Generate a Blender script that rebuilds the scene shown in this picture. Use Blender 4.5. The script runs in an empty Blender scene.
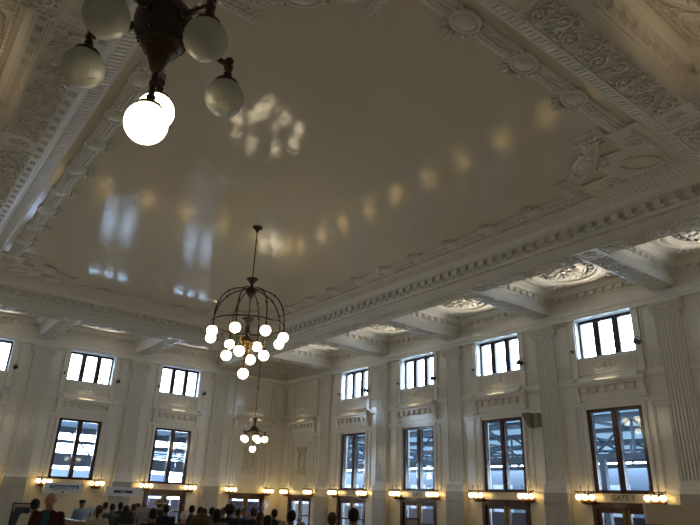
import bpy, bmesh, math, random
from mathutils import Vector, Matrix
PI = math.pi
C = bpy.context.scene.collection
rnd = random.Random(7)

# ------------------------------------------------------------------ materials
def mat(name, base=(.8,.8,.8), rough=.5, metal=0, bump=0, bscale=8, var=0, vscale=3, spec=.5, emit=None, estr=0,
        stretch=(1,1,1), coat=0, transl=0):
    m = bpy.data.materials.new(name); m.use_nodes = True
    nt = m.node_tree; n = nt.nodes; L = nt.links
    b = n['Principled BSDF']
    b.inputs['Base Color'].default_value = (*base, 1); b.inputs['Roughness'].default_value = rough
    b.inputs['Metallic'].default_value = metal
    b.inputs['Specular IOR Level'].default_value = spec
    if coat: b.inputs['Coat Weight'].default_value = coat; b.inputs['Coat Roughness'].default_value = .08
    if emit: b.inputs['Emission Color'].default_value = (*emit, 1); b.inputs['Emission Strength'].default_value = estr
    tc = n.new('ShaderNodeTexCoord'); mp = n.new('ShaderNodeMapping'); mp.inputs['Scale'].default_value = stretch
    L.new(tc.outputs['Object'], mp.inputs['Vector'])
    if var:
        t = n.new('ShaderNodeTexNoise'); t.inputs['Scale'].default_value = vscale; t.inputs['Detail'].default_value = 5
        L.new(mp.outputs[0], t.inputs['Vector'])
        mx = n.new('ShaderNodeMix'); mx.data_type = 'RGBA'
        mx.inputs[6].default_value = (*[c*(1-var) for c in base], 1); mx.inputs[7].default_value = (*[min(1, c*(1+var)) for c in base], 1)
        L.new(t.outputs['Fac'], mx.inputs[0]); L.new(mx.outputs[2], b.inputs['Base Color'])
    if bump:
        t = n.new('ShaderNodeTexNoise'); t.inputs['Scale'].default_value = bscale; t.inputs['Detail'].default_value = 3
        L.new(mp.outputs[0], t.inputs['Vector'])
        bp = n.new('ShaderNodeBump'); bp.inputs['Strength'].default_value = bump; bp.inputs['Distance'].default_value = .05
        L.new(t.outputs['Fac'], bp.inputs['Height']); L.new(bp.outputs[0], b.inputs['Normal'])
    if transl:
        tr = n.new('ShaderNodeBsdfTranslucent'); tr.inputs['Color'].default_value = (*base, 1)
        ms = n.new('ShaderNodeMixShader'); ms.inputs[0].default_value = transl
        L.new(b.outputs[0], ms.inputs[1]); L.new(tr.outputs[0], ms.inputs[2]); L.new(ms.outputs[0], n['Material Output'].inputs['Surface'])
    return m

def glass_mat(name, tint=(.93,.97,1)):
    m = bpy.data.materials.new(name); m.use_nodes = True
    nt = m.node_tree; n = nt.nodes; L = nt.links; n.remove(n['Principled BSDF'])
    t = n.new('ShaderNodeBsdfTransparent'); t.inputs[0].default_value = (*tint, 1)
    g = n.new('ShaderNodeBsdfGlossy'); g.inputs['Roughness'].default_value = .02
    f = n.new('ShaderNodeFresnel'); ge = n.new('ShaderNodeNewGeometry'); mr = n.new('ShaderNodeMapRange')
    mr.inputs[3].default_value = 1.5; mr.inputs[4].default_value = 1/1.5     # the pane is one thin sheet: same reflection from either side
    L.new(ge.outputs['Backfacing'], mr.inputs[0]); L.new(mr.outputs[0], f.inputs[0])
    x = n.new('ShaderNodeMixShader'); L.new(f.outputs[0], x.inputs[0]); L.new(t.outputs[0], x.inputs[1]); L.new(g.outputs[0], x.inputs[2])
    L.new(x.outputs[0], n['Material Output'].inputs['Surface'])
    return m

M = {}
M['plaster'] = mat('cream glazed plaster', (.72,.705,.66), .34, bump=.12, bscale=5, var=.04, vscale=1.2, spec=.5)
M['wallp'] = mat('cream enamel wall', (.74,.73,.69), .14, bump=.07, bscale=2.2, var=.03, vscale=.8, spec=.6)
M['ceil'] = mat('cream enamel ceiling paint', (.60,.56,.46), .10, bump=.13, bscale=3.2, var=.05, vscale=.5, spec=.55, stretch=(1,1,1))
M['matte'] = mat('matt cream plaster', (.72,.70,.64), .8, spec=.15)
M['orn'] = mat('ornament plaster', (.66,.64,.59), .32, bump=.2, bscale=14, var=.08, vscale=6, spec=.5)
M['marble'] = mat('grey veined marble', (.40,.39,.37), .18, var=.22, vscale=2.5, spec=.5)
M['cream_marble'] = mat('cream marble tile', (.66,.59,.45), .16, var=.06, vscale=1.6, spec=.5)
M['floor'] = mat('terrazzo floor', (.42,.38,.32), .2, var=.15, vscale=30)
M['wood'] = mat('mahogany', (.05,.013,.008), .25, var=.35, vscale=6, stretch=(8,8,1), coat=.4)
M['darkframe'] = mat('dark window wood', (.035,.026,.026), .3, var=.3, vscale=6)
M['bronze'] = mat('dark bronze', (.05,.032,.02), .38, metal=.8, bump=.2, bscale=30, var=.3, vscale=12)
M['brass'] = mat('old brass', (.20,.13,.05), .38, metal=1, var=.2, vscale=10)
M['glass'] = glass_mat('window glass')
M['lit'] = mat('lit opal globe', (1,.95,.85), .4, emit=(1,.84,.56), estr=9)
M['lit_s'] = mat('lit opal sconce globe', (1,.9,.7), .4, emit=(1,.70,.29), estr=10.5)
M['black'] = mat('black paint', (.015,.015,.016), .4)
M['sconce'] = mat('brown bronze bowl', (.14,.075,.035), .35, metal=.4, var=.2)
M['grey'] = mat('grey plastic', (.13,.125,.11), .6)
M['speaker'] = mat('speaker cabinet', (.30,.28,.23), .6)
M['white'] = mat('white sign panel', (.62,.66,.74), .4)
M['board'] = mat('pale board', (.45,.43,.40), .5)
M['blue'] = mat('blue sign band', (.02,.09,.30), .4)
M['navy'] = mat('dark sign band', (.012,.03,.06), .4)
M['ink'] = mat('white lettering', (.8,.85,.9), .5)
M['letter'] = mat('dark incised lettering', (.12,.085,.045), .5)
M['poster'] = mat('dark blue poster print', (.035,.05,.12), .3, var=.5, vscale=5)
M['steel'] = mat('blue grey painted steel', (.085,.115,.155), .45, var=.1)
M['steel_dark'] = mat('dark painted steel', (.06,.075,.10), .5, var=.1)
M['canopy'] = mat('translucent canopy sheet', (.20,.28,.38), .5, transl=.12, var=.06, vscale=.7)
M['canopy_blue'] = mat('pale blue translucent canopy sheet', (.42,.50,.54), .5, transl=.32, var=.1, vscale=.35)
M['pale'] = mat('pale window blind', (.30,.34,.38), .5)
M['ground'] = mat('platform concrete', (.22,.23,.25), .8, var=.1)
M['maroon'] = mat('maroon boarding', (.016,.005,.007), .6, var=.1)
M['facade'] = mat('blue grey facade', (.07,.10,.14), .7, var=.15, vscale=.6)
M['leather'] = mat('rose brown bench leather', (.20,.11,.09), .45, var=.1)
M['red'] = mat('red plastic', (.7,.05,.03), .5)

# unlit prismatic globe with fine ribs
def ribbed():
    m = mat('unlit ribbed glass globe', (.56,.57,.50), .22, transl=.35, spec=.8)
    nt = m.node_tree; n = nt.nodes; L = nt.links
    b = n['Principled BSDF']; tc = n.new('ShaderNodeTexCoord'); w = n.new('ShaderNodeTexGradient'); w.gradient_type = 'RADIAL'
    mt = n.new('ShaderNodeMath'); mt.operation = 'MULTIPLY'; mt.inputs[1].default_value = PI*2*56
    sn = n.new('ShaderNodeMath'); sn.operation = 'SINE'
    L.new(tc.outputs['Object'], w.inputs[0]); L.new(w.outputs['Fac'], mt.inputs[0]); L.new(mt.outputs[0], sn.inputs[0])
    bp = n.new('ShaderNodeBump'); bp.inputs['Strength'].default_value = .7; bp.inputs['Distance'].default_value = .01
    L.new(sn.outputs[0], bp.inputs['Height']); L.new(bp.outputs[0], b.inputs['Normal'])
    return m
M['unlit'] = ribbed()

# ------------------------------------------------------------------ mesh builder
class MB:
    def __init__(s, f=None): s.v = []; s.f = []; s.map = f
    def add(s, vs, fs):
        o = len(s.v)
        if s.map: vs = [s.map(*p) for p in vs]
        s.v.extend([tuple(p) for p in vs]); s.f.extend([tuple(i+o for i in f) for f in fs])
    def box(s, a0, a1, b0, b1, c0, c1):
        s.add([(a0,b0,c0),(a1,b0,c0),(a1,b1,c0),(a0,b1,c0),(a0,b0,c1),(a1,b0,c1),(a1,b1,c1),(a0,b1,c1)],
              [(0,3,2,1),(4,5,6,7),(0,1,5,4),(1,2,6,5),(2,3,7,6),(3,0,4,7)])
    def prism(s, prof, a0, a1, axis=0):
        # prof: list of 2D points in the plane of the other two axes, extruded along axis
        n = len(prof)
        def P(a, p):
            return (a, p[0], p[1]) if axis == 0 else ((p[0], a, p[1]) if axis == 1 else (p[0], p[1], a))
        s.add([P(a0, p) for p in prof]+[P(a1, p) for p in prof],
              [tuple(range(n)), tuple(range(2*n-1, n-1, -1))]+[(i, (i+1) % n, n+(i+1) % n, n+i) for i in range(n)])
    def lathe(s, prof, c=(0,0,0), n=16, axis='z', cap=True):
        vs = []
        for (r, h) in prof:
            for k in range(n):
                a = 2*PI*k/n; x, y = r*math.cos(a), r*math.sin(a)
                p = (x, y, h) if axis == 'z' else ((x, h, y) if axis == 'y' else (h, x, y))
                vs.append((c[0]+p[0], c[1]+p[1], c[2]+p[2]))
        fs = []
        for i in range(len(prof)-1):
            for k in range(n):
                fs.append((i*n+k, i*n+(k+1) % n, (i+1)*n+(k+1) % n, (i+1)*n+k))
        if cap: fs.append(tuple(range(n-1, -1, -1))); fs.append(tuple((len(prof)-1)*n+k for k in range(n)))
        s.add(vs, fs)
    def ball(s, c, r, n=12, m=8, sc=(1,1,1), rot=None):
        vs = [(0,0,-1)]; fs = []
        for i in range(1, m):
            t = PI*i/m
            for k in range(n):
                a = 2*PI*k/n; vs.append((math.sin(t)*math.cos(a), math.sin(t)*math.sin(a), -math.cos(t)))
        vs.append((0,0,1)); e = len(vs)-1
        for k in range(n):
            fs.append((0, 1+(k+1) % n, 1+k)); fs.append((e, e-n+k, e-n+(k+1) % n))
        for i in range(m-2):
            for k in range(n):
                fs.append((1+i*n+k, 1+i*n+(k+1) % n, 1+(i+1)*n+(k+1) % n, 1+(i+1)*n+k))
        out = []
        for p in vs:
            q = Vector((p[0]*r*sc[0], p[1]*r*sc[1], p[2]*r*sc[2]))
            if rot is not None: q = rot @ q
            out.append((c[0]+q.x, c[1]+q.y, c[2]+q.z))
        s.add(out, fs)
    def tube(s, pts, r, n=6, closed=False, flat=1.0):
        P = [Vector(p) for p in pts]; N = len(P); vs = []; fs = []
        rr = r if isinstance(r, (list, tuple)) else [r]*N
        for i in range(N):
            if closed: t = P[(i+1) % N]-P[i-1]
            else: t = P[min(i+1, N-1)]-P[max(i-1, 0)]
            t.normalize()
            up = Vector((0,0,1)) if abs(t.z) < .95 else Vector((1,0,0))
            a = t.cross(up).normalized(); b = a.cross(t).normalized()
            for k in range(n):
                g = 2*PI*k/n; vs.append(tuple(P[i]+a*(rr[i]*math.cos(g))+b*(rr[i]*flat*math.sin(g))))
        for i in range(N if closed else N-1):
            j = (i+1) % N
            for k in range(n): fs.append((i*n+k, i*n+(k+1) % n, j*n+(k+1) % n, j*n+k))
        if not closed: fs.append(tuple(range(n-1, -1, -1))); fs.append(tuple((N-1)*n+k for k in range(n)))
        s.add(vs, fs)
    def rect_sweep(s, x0, x1, y0, y1, prof):
        # mitred moulding inside a rectangle; prof = [(inset, z), ...]
        vs = []; fs = []
        for (o, z) in prof: vs += [(x0+o,y0+o,z),(x1-o,y0+o,z),(x1-o,y1-o,z),(x0+o,y1-o,z)]
        for i in range(len(prof)-1):
            for k in range(4): fs.append((i*4+k, i*4+(k+1) % 4, (i+1)*4+(k+1) % 4, (i+1)*4+k))
        s.add(vs, fs)
    def build(s, name, m, parent=None, smooth=False, loc=None, fix=True, bevel=0):
        me = bpy.data.meshes.new(name); me.from_pydata(s.v, [], s.f)
        if fix:
            bm = bmesh.new(); bm.from_mesh(me); bmesh.ops.recalc_face_normals(bm, faces=bm.faces[:])
            bm.to_mesh(me); bm.free()
        me.materials.append(M[m] if isinstance(m, str) else m)
        if smooth:
            for p in me.polygons: p.use_smooth = True
        o = bpy.data.objects.new(name, me); C.objects.link(o)
        if loc: o.location = loc
        if parent: o.parent = parent
        if bevel:
            b = o.modifiers.new('bevel', 'BEVEL'); b.width = bevel; b.segments = 2; b.limit_method = 'ANGLE'
        return o

def tag(o, label=None, cat=None, group=None, kind=None):
    if label: o['label'] = label
    if cat: o['category'] = cat
    if group: o['group'] = group
    if kind: o['kind'] = kind
    return o
def empty(name, loc=(0,0,0), rz=0):
    o = bpy.data.objects.new(name, None); C.objects.link(o); o.location = loc; o.rotation_euler = (0,0,rz); o.empty_display_size = .1
    return o
def copy_tree(o, parent=None):
    c = o.copy(); C.objects.link(c)
    if parent: c.parent = parent
    for ch in list(o.children): copy_tree(ch, c)
    return c

# ------------------------------------------------------------------ room numbers (metres)
PX0, PXD = 5.368, 5.827         # pilaster lines along the long walls
PY0, PYD = 5.510, 5.854         # pilaster lines along the short walls
RX, RY = 39.872, 28.581         # room size
ZS, SW, ZC = 10.486, .842, 11.80
HW = SW/2
PXL = [PX0+PXD*k for k in range(6)]; PYL = [PY0+PYD*k for k in range(4)]
ZT, ZB, zt, zb = 9.984, 8.231, 5.982, 2.645
WU, WL = 2.647, 2.481
DT, DW = 2.13, 2.62             # door top and width
TH = .55

def map_right(s_, d, z): return (s_, -d, z)
def map_left(s_, d, z): return (d, -s_, z)
def map_back(s_, d, z): return (s_, -RY+d, z)
def map_near(s_, d, z): return (RX-d, -s_, z)

def mbw(mp): return MB(mp)

# shared pilaster pieces are built in wall coordinates
def volute(b, s0, z0, r, flip, d=.2, y0=.28):
    pts = []
    for i in range(26):
        t = i/25; a = flip*(PI*.5 + t*PI*3.2); rr = r*(1-t*.78)
        pts.append((s0+rr*math.cos(a), y0, z0+rr*math.sin(a)))
    b.tube(pts, .045, 6)
    b.lathe([(.16,0),(.17,.24)], (s0,.0,z0), 14, 'y')
    b.ball((s0, y0, z0), .06, 8, 6)

def pilaster(mp, s, parent):
    b = mbw(mp)                                     # shaft with flutes
    w = .47
    b.box(s-w, s+w, -.01, .12, 3.0, 9.52)
    n = 7; step = 2*w/n
    for i in range(n+1):
        c = s-w+i*step
        a0, a1 = max(s-w, c-.033), min(s+w, c+.033)
        b.box(a0, a1, .12, .185, 3.08, 9.44)
    b.box(s-w, s+w, .12, .185, 3.0, 3.08); b.box(s-w, s+w, .12, .185, 9.44, 9.52)
    p = b.build('pilaster', 'wallp', parent)
    b = mbw(mp)                                     # moulded base
    b.box(s-.58, s+.58, 0, .30, 2.60, 2.74)
    b.prism([(0,2.74),(.29,2.74),(.30,2.79),(.26,2.85),(.24,2.90),(.21,2.94),(.21,3.0),(0,3.0)], s-.54, s+.54)
    b.build('pilaster_base', 'wallp', p)
    b = mbw(mp)                                     # marble pedestal
    b.box(s-.60, s+.60, 0, .30, .25, 2.12); b.box(s-.63, s+.63, 0, .33, 2.12, 2.17)
    b.box(s-.60, s+.60, 0, .31, 2.17, 2.60); b.box(s-.66, s+.66, 0, .36, 0, .25)
    b.build('pedestal', 'marble', p, bevel=.012)
    b = mbw(mp)                                     # capital
    b.box(s-.52, s+.52, 0, .24, 9.47, 9.53); b.box(s-.48, s+.48, 0, .22, 9.53, 9.86)
    b.box(s-.64, s+.64, 0, .36, 9.87, 9.97); b.box(s-.60, s+.60, 0, .31, 9.82, 9.87)
    volute(b, s-.50, 9.66, .18, -1); volute(b, s+.50, 9.66, .18, 1)
    for i in range(7):                              # carved garland between scrolls
        t = -1+i/3
        b.ball((s+t*.28, .25, 9.66+.10*t*t), .075, 7, 5, (1,.7,1.2))
    for i in range(9):
        b.ball((s-.30+i*.075, .24, 9.56), .04, 6, 4)
    b.build('capital', 'orn', p, smooth=False)
    return p

def hood(mp, c, parent, wdt=1.65):
    b = mbw(mp)                                     # hood cornice with dentil blocks and two brackets
    b.prism([(0,6.98),(.30,6.98),(.34,7.02),(.38,7.03),(.38,7.09),(.30,7.12),(0,7.30)], c-wdt, c+wdt)
    b.box(c-wdt+.06, c+wdt-.06, 0, .26, 6.90, 6.98); b.box(c-wdt+.1, c+wdt-.1, 0, .10, 6.34, 6.90)
    for i in range(6):
        s0 = c-1.08+i*.43
        b.prism([(.1,6.88),(.24,6.88),(.24,6.74),(.2,6.66),(.1,6.62)], s0-.11, s0+.11)
    for sgn in (-1, 1):
        s0 = c+sgn*(wdt-.19)
        b.prism([(0,6.92),(.28,6.92),(.28,6.78),(.22,6.62),(.16,6.45),(.14,6.34),(0,6.34)], s0-.12, s0+.12)
        b.box(s0-.15, s0+.15, 0, .17, 6.28, 6.34)
    return b.build('hood_cornice', 'wallp', parent)

def flute_panel(b, s0, s1, z0, z1, pitch=.105, d=.05):
    b.box(s0, s1, 0, .02, z0, z1)
    b.box(s0, s1, .02, d, z0, z0+.035); b.box(s0, s1, .02, d, z1-.035, z1)
    n = max(2, int((s1-s0)/pitch)); st = (s1-s0)/n
    for i in range(n+1):
        c = s0+i*st; b.box(max(s0, c-.02), min(s1, c+.02), .02, d, z0+.035, z1-.035)

def frame_line(b, s0, s1, z0, z1, w=.045, d=.04, dd=0):
    b.box(s0, s0+w, dd, dd+d, z0, z1); b.box(s1-w, s1, dd, dd+d, z0, z1)
    b.box(s0+w, s1-w, dd, dd+d, z0, z0+w); b.box(s0+w, s1-w, dd, dd+d, z1-w, z1)

def bay_trim(mp, s0, s1, c, parent, blind, door, lamp=False):
    """everything moulded on the wall between two pilasters; c = bay axis"""
    b = mbw(mp)
    L0, R0 = s0, s1
    # string courses
    for (z0, z1, d) in ((7.10,7.30,.10),(7.02,7.10,.06),(6.24,6.32,.08),(6.04,6.24,.045)):
        for (a, e) in ((L0, c-1.65), (c+1.65, R0)): 
            if e > a: b.box(a, e, 0, d, z0, z1)
    b.box(c-1.65, c+1.65, 0, .05, 6.10, 6.34)
    # surround strips of the upper window
    for sg in (-1, 1):
        a = sorted((c+sg*1.36, c+sg*1.66)); b.box(a[0], a[1], 0, .07, 7.30, 9.97)
        a = sorted((c+sg*1.62, c+sg*1.66)); b.box(a[0], a[1], .07, .10, 7.30, 9.97)
        # lower strips
        a = sorted((c+sg*1.27, c+sg*1.42)); b.box(a[0], a[1], 0, .05, 2.60, 6.10)
        a = sorted((c+sg*1.66, c+sg*1.72)); b.box(a[0], a[1], 0, .045, 2.60, 6.10)
        a = sorted((c+sg*1.46, c+sg*1.49)); b.box(a[0], a[1], 0, .03, 2.60, 6.10)
    # fluted friezes right and left and under the window
    flute_panel(b, c-1.33, c+1.33, 7.46, 8.10)
    for (a, e) in ((L0+.12, c-1.74), (c+1.74, R0-.12)):
        if e-a > .25:
            flute_panel(b, a, e, 7.40, 7.98); frame_line(b, a, e, 8.12, 9.86); frame_line(b, a, e, 2.75, 5.92)
            b.box(a-.1, e+.1, 0, .06, 7.98, 8.06)
    # small wreath over the hood
    pts = [(c+.17*math.cos(t*PI/8), .07, 7.82+.17*math.sin(t*PI/8)) for t in range(16)]
    b.tube(pts, .045, 6, closed=True)
    for sg in (-1, 1):
        b.tube([(c+sg*.15,.06,7.68),(c+sg*.35,.06,7.62),(c+sg*.55,.06,7.74),(c+sg*.62,.06,7.86)], .035, 5)
    o = b.build('bay_moulding', 'wallp', parent)
    b = mbw(mp)                                     # sloped ledge on the hood
    b.prism([(0,7.30),(.30,7.12),(.30,7.15),(0,7.46)], c-1.33, c+1.33)
    b.build('sloped_ledge', 'matte', o)
    if lamp:  # added bar and area light imitating the warm glow on the ledge
        b = mbw(mp); b.box(c-.62, c+.62, .33, .375, 7.085, 7.125); ll = b.build('added_glow_bar', 'board', o)
        l = bpy.data.lights.new('ledge_fill_light', 'AREA'); l.shape = 'RECTANGLE'; l.size = .9; l.size_y = .03; l.energy = 1.3; l.color = (1,.80,.52)
        lo = bpy.data.objects.new('ledge_fill_light', l); C.objects.link(lo); lo.parent = ll; lo.location = mp(c, .355, 7.14)
        v = Vector(mp(c, .0, 7.62))-Vector(mp(c, .355, 7.14)); q = v.to_track_quat('-Z', 'Y'); ax = Vector(mp(c+1, 0, 0))-Vector(mp(c, 0, 0))
        z_ = -v.normalized(); x_ = ax.normalized(); y_ = z_.cross(x_); lo.rotation_euler = Matrix((x_, y_, z_)).transposed().to_euler()
    hood(mp, c, o)
    if blind:
        b = mbw(mp)
        frame_line(b, c-1.25, c+1.25, 2.75, 5.98, .06, .05)
        frame_line(b, c-1.0, c+1.0, 2.98, 5.78, .04, .035)
        pts = [(c+.36*math.cos(t*PI/14), .07, 4.45+.62*math.sin(t*PI/14)) for t in range(28)]
        b.tube(pts, .06, 7, closed=True)
        pts = [(c+.27*math.cos(t*PI/14), .05, 4.45+.52*math.sin(t*PI/14)) for t in range(28)]
        b.tube(pts, .025, 5, closed=True)
        b.ball((c, .0, 4.45), .25, 14, 8, (1,.25,1.9))
        for sg in (-1, 1):
            for (z0, up) in ((5.25, 1), (3.70, -1)):
                pts = []
                for i in range(24):
                    t = i/23; a = PI*(1.5-up*.5*0)-sg*0; r = .24*(1-.8*t)
                    ang = (PI/2)*(-up)+sg*up*t*PI*2.6
                    pts.append((c+sg*.42+r*math.cos(ang), .055, z0+r*math.sin(ang)))
                b.tube(pts, .035, 5)
                b.tube([(c+sg*.08,.06,z0-up*.1),(c+sg*.25,.07,z0-up*.25),(c+sg*.42,.06,z0-up*.24)], .04, 5)
            for i in range(6): b.ball((c+sg*(.50+.05*math.sin(i)), .04, 3.95+i*.19), .06, 7, 5, (1,.6,1.3))
        b.ball((c, .06, 5.25), .12, 10, 6, (1.2,.6,1)); b.ball((c, .06, 3.68), .12, 10, 6, (1.3,.6,1))
        b.build('cartouche_relief', 'orn', o)
    b = mbw(mp)                                     # marble dado below the sconces
    fr = 1.31 if door else 0
    segs = ((L0, c-fr-.08), (c+fr+.08, R0)) if door else ((L0, R0),)
    for (a, e) in segs:
        if e-a < .05: continue
        b.box(a, e, 0, .03, .25, 2.60); b.box(a, e, .03, .055, 2.14, 2.19); b.box(a, e, .0, .06, 0, .25); b.box(a, e, .03, .06, 2.55, 2.60)
        n = max(1, int((e-a)/.75))
        for i in range(1, n): b.box(a+(e-a)*i/n-.004, a+(e-a)*i/n+.004, .03, .034, .25, 2.14)
    if door: b.box(c-fr-.08, c+fr+.08, 0, .04, DT+.14, 2.56)
    b.build('marble_dado', 'cream_marble', o)
    return o

def wall(name, mp, length, pils, skip_top=False, holes=()):
    """holes: (s0,s1,z0,z1)"""
    b = mbw(mp)
    cuts = sorted(set([-TH, length+TH]+[h[0] for h in holes]+[h[1] for h in holes]))
    for a, e in zip(cuts[:-1], cuts[1:]):
        hs = sorted([(h[2], h[3]) for h in holes if h[0] < (a+e)/2 < h[1]])
        z = 0
        for (h0, h1) in hs:
            if h0 > z: b.box(a, e, -TH, 0, z, h0)
            z = h1
        b.box(a, e, -TH, 0, z, 12.2)
    w = b.build(name, 'wallp')
    tag(w, kind='structure')
    b = mbw(mp)                                     # architrave, frieze and bed moulding under the ceiling
    b.prism([(0,9.97),(.20,9.97),(.20,10.06),(.23,10.08),(.23,10.17),(.29,10.22),(.29,10.27),(.16,10.29),(.16,10.47),(0,10.47)], 0, length)
    b.build('architrave', 'wallp', w)
    return w

# ------------------------------------------------------------------ windows and doors
wincount = [0]; doorcount = [0]
def upper_window(mp, c, label):
    wincount[0] += 1
    b = mbw(mp); x0, x1 = c-WU/2, c+WU/2; d0, d1 = -.42, -.28
    b.box(x0, x0+.10, d0, d1, ZB, ZT); b.box(x1-.10, x1, d0, d1, ZB, ZT); b.box(x0+.1, x1-.1, d0, d1, ZB, ZB+.07); b.box(x0+.1, x1-.1, d0, d1, ZT-.13, ZT)
    pw = (WU-.2-.56)/3
    for i in (1, 2):
        a = x0+.1+i*pw+(i-1)*.28; b.box(a, a+.28, d0, d1+.04, ZB+.07, ZT-.13)
        b.box(a+.09, a+.19, d1+.04, d1+.08, ZB+.07, ZT-.13)
    w = b.build('window_%d' % wincount[0], 'darkframe'); tag(w, label, 'window', kind='structure')
    b = mbw(mp); 
    for i in range(3):
        a = x0+.1+i*(pw+.28); b.box(a, a+pw, -.36, -.35, ZB+.07, ZT-.13)
    b.build('glass', 'glass', w)
    return w
def lower_window(mp, c, label):
    wincount[0] += 1
    b = mbw(mp); x0, x1 = c-WL/2, c+WL/2; d0, d1 = -.28, -.08; f = .18
    b.box(x0, x0+f, d0, d1, zb, zt); b.box(x1-f, x1, d0, d1, zb, zt); b.box(x0+f, x1-f, d0, d1, zb, zb+.09); b.box(x0+f, x1-f, d0, d1, zt-.13, zt)
    b.box(c-.13, c+.13, d0, d1+.03, zb+.09, zt-.13); b.box(c-.055, c+.055, d1+.03, d1+.07, zb+.09, zt-.13)
    b.box(x0-.04, x1+.04, d0, .10, zb-.05, zb)      # sill
    w = b.build('window_%d' % wincount[0], 'wood'); tag(w, label, 'window', kind='structure')
    b = mbw(mp); b.box(x0+f, c-.11, -.19, -.18, zb+.09, zt-.13); b.box(c+.11, x1-f, -.19, -.18, zb+.09, zt-.13)
    b.build('glass', 'glass', w)
    return w
def portal(mp, c, w, z0, z1, rot):
    l = bpy.data.lights.new('daylight_portal', 'AREA'); l.shape = 'RECTANGLE'; l.size = w; l.size_y = z1-z0
    l.cycles.is_portal = True
    o = bpy.data.objects.new('daylight_portal', l); C.objects.link(o); o.location = mp(c, -TH-.02, (z0+z1)/2); o.rotation_euler = rot
    tag(o, 'daylight entering through a window opening', 'light')
def door(mp, c, label, w=DW, sidelight=False):
    doorcount[0] += 1
    b = mbw(mp); x0, x1 = c-w/2, c+w/2; d0, d1 = -.22, -.05
    b.box(x0-.08, x0+.10, d0, .05, 0, DT+.06); b.box(x1-.10, x1+.08, d0, .05, 0, DT+.06); b.box(x0+.10, x1-.10, d0, .05, DT-.10, DT+.06)
    b.box(x0-.12, x1+.12, d0, .08, DT+.06, DT+.13)
    fr = b.build('door_%d' % doorcount[0], 'wood'); tag(fr, label, 'door', kind='structure')
    for sg in (-1, 1):
        a0, a1 = (x0+.10, c-.005) if sg < 0 else (c+.005, x1-.10)
        b = mbw(mp); st = .17
        b.box(a0, a0+st, d0+.05, d1, .02, DT-.10); b.box(a1-st, a1, d0+.05, d1, .02, DT-.10)
        b.box(a0+st, a1-st, d0+.05, d1, DT-.27, DT-.10); b.box(a0+st, a1-st, d0+.05, d1, .02, .34); b.box(a0+st, a1-st, d0+.06, d1-.01, .95, 1.03)
        lf = b.build('door_leaf', 'wood', fr)
        b = mbw(mp); b.box(a0+st, a1-st, -.13, -.122, .34, .95); b.box(a0+st, a1-st, -.13, -.122, 1.03, DT-.27)
        b.build('glass', 'glass', lf)
        b = mbw(mp); h = c-sg*0+(-.10 if sg < 0 else .10)
        b.box(h-.07, h+.07, d1, d1+.012, .85, DT-.14) 
        b.tube([(h, d1+.01, .95), (h, d1+.07, .97), (h, d1+.07, 1.23), (h, d1+.01, 1.25)], .014, 6)
        b.build('push_plate', 'brass', lf)
    return fr

# ------------------------------------------------------------------ walls
ordn = ['first', 'second', 'third', 'fourth', 'fifth']
def hole_list(centres, doors):
    h = []
    for c in centres: h += [(c-WU/2, c+WU/2, ZB, ZT), (c-WL/2, c+WL/2, zb, zt)]
    # columns must be consistent: split per opening
    return h
def make_wall(name, mp, length, pils, wins, doors, plabel, real=True, rot=None, low=True):
    holes = []
    xs = sorted(set(sum([[c-WU/2, c+WU/2, c-WL/2, c+WL/2, c-DW/2, c+DW/2] for c in wins], [])))
    ho = []
    for c in wins:
        ho.append((c-WU/2, c+WU/2, ZB, ZT))
        if low: ho.append((c-WL/2, c+WL/2, zb, zt))
    for c in doors: ho.append((c-DW/2, c+DW/2, 0, DT))
    # wall() needs cuts where every hole spans whole columns
    b = mbw(mp)
    cuts = sorted(set([-TH, length+TH]+[h[0] for h in ho]+[h[1] for h in ho]))
    for a, e in zip(cuts[:-1], cuts[1:]):
        m_ = (a+e)/2; hs = sorted([(h[2], h[3]) for h in ho if h[0] < m_ < h[1]]); z = 0
        for (h0, h1) in hs:
            if h0 > z: b.box(a, e, -TH, 0, z, h0)
            z = h1
        b.box(a, e, -TH, 0, z, 12.2)
    w = b.build(name, 'wallp', fix=True); tag(w, plabel, 'wall', kind='structure')
    b = mbw(mp)
    b.prism([(0,9.985),(.20,9.985),(.20,10.06),(.23,10.08),(.23,10.17),(.29,10.22),(.29,10.27),(.16,10.29),(.16,10.48),(0,10.48)], 0, length)
    b.build('architrave', 'wallp', w)
    for s in pils: pilaster(mp, s, w)
    b = mbw(mp)                                     # little corner consoles
    for s0 in (.0, length-.16):
        b.prism([(0,9.97),(.26,9.97),(.26,9.8),(.18,9.6),(.1,9.45),(0,9.4)], s0, s0+.16)
    b.build('corner_console', 'orn', w)
    edges = [0]+pils+[length]
    for i in range(len(edges)-1):
        a = edges[i]+(.47 if i > 0 else 0.02); e = edges[i+1]-(.47 if i < len(edges)-2 else 0.02)
        c = (edges[i]+edges[i+1])/2
        blind = not any(abs(c-w_) < .3 for w_ in wins)
        if blind and i in (0, len(edges)-2): c = 2.62 if i == 0 else length-2.62
        bay_trim(mp, a, e, c, w, blind, any(abs(c-d_) < .3 for d_ in doors), bool(wins))
    return w

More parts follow.
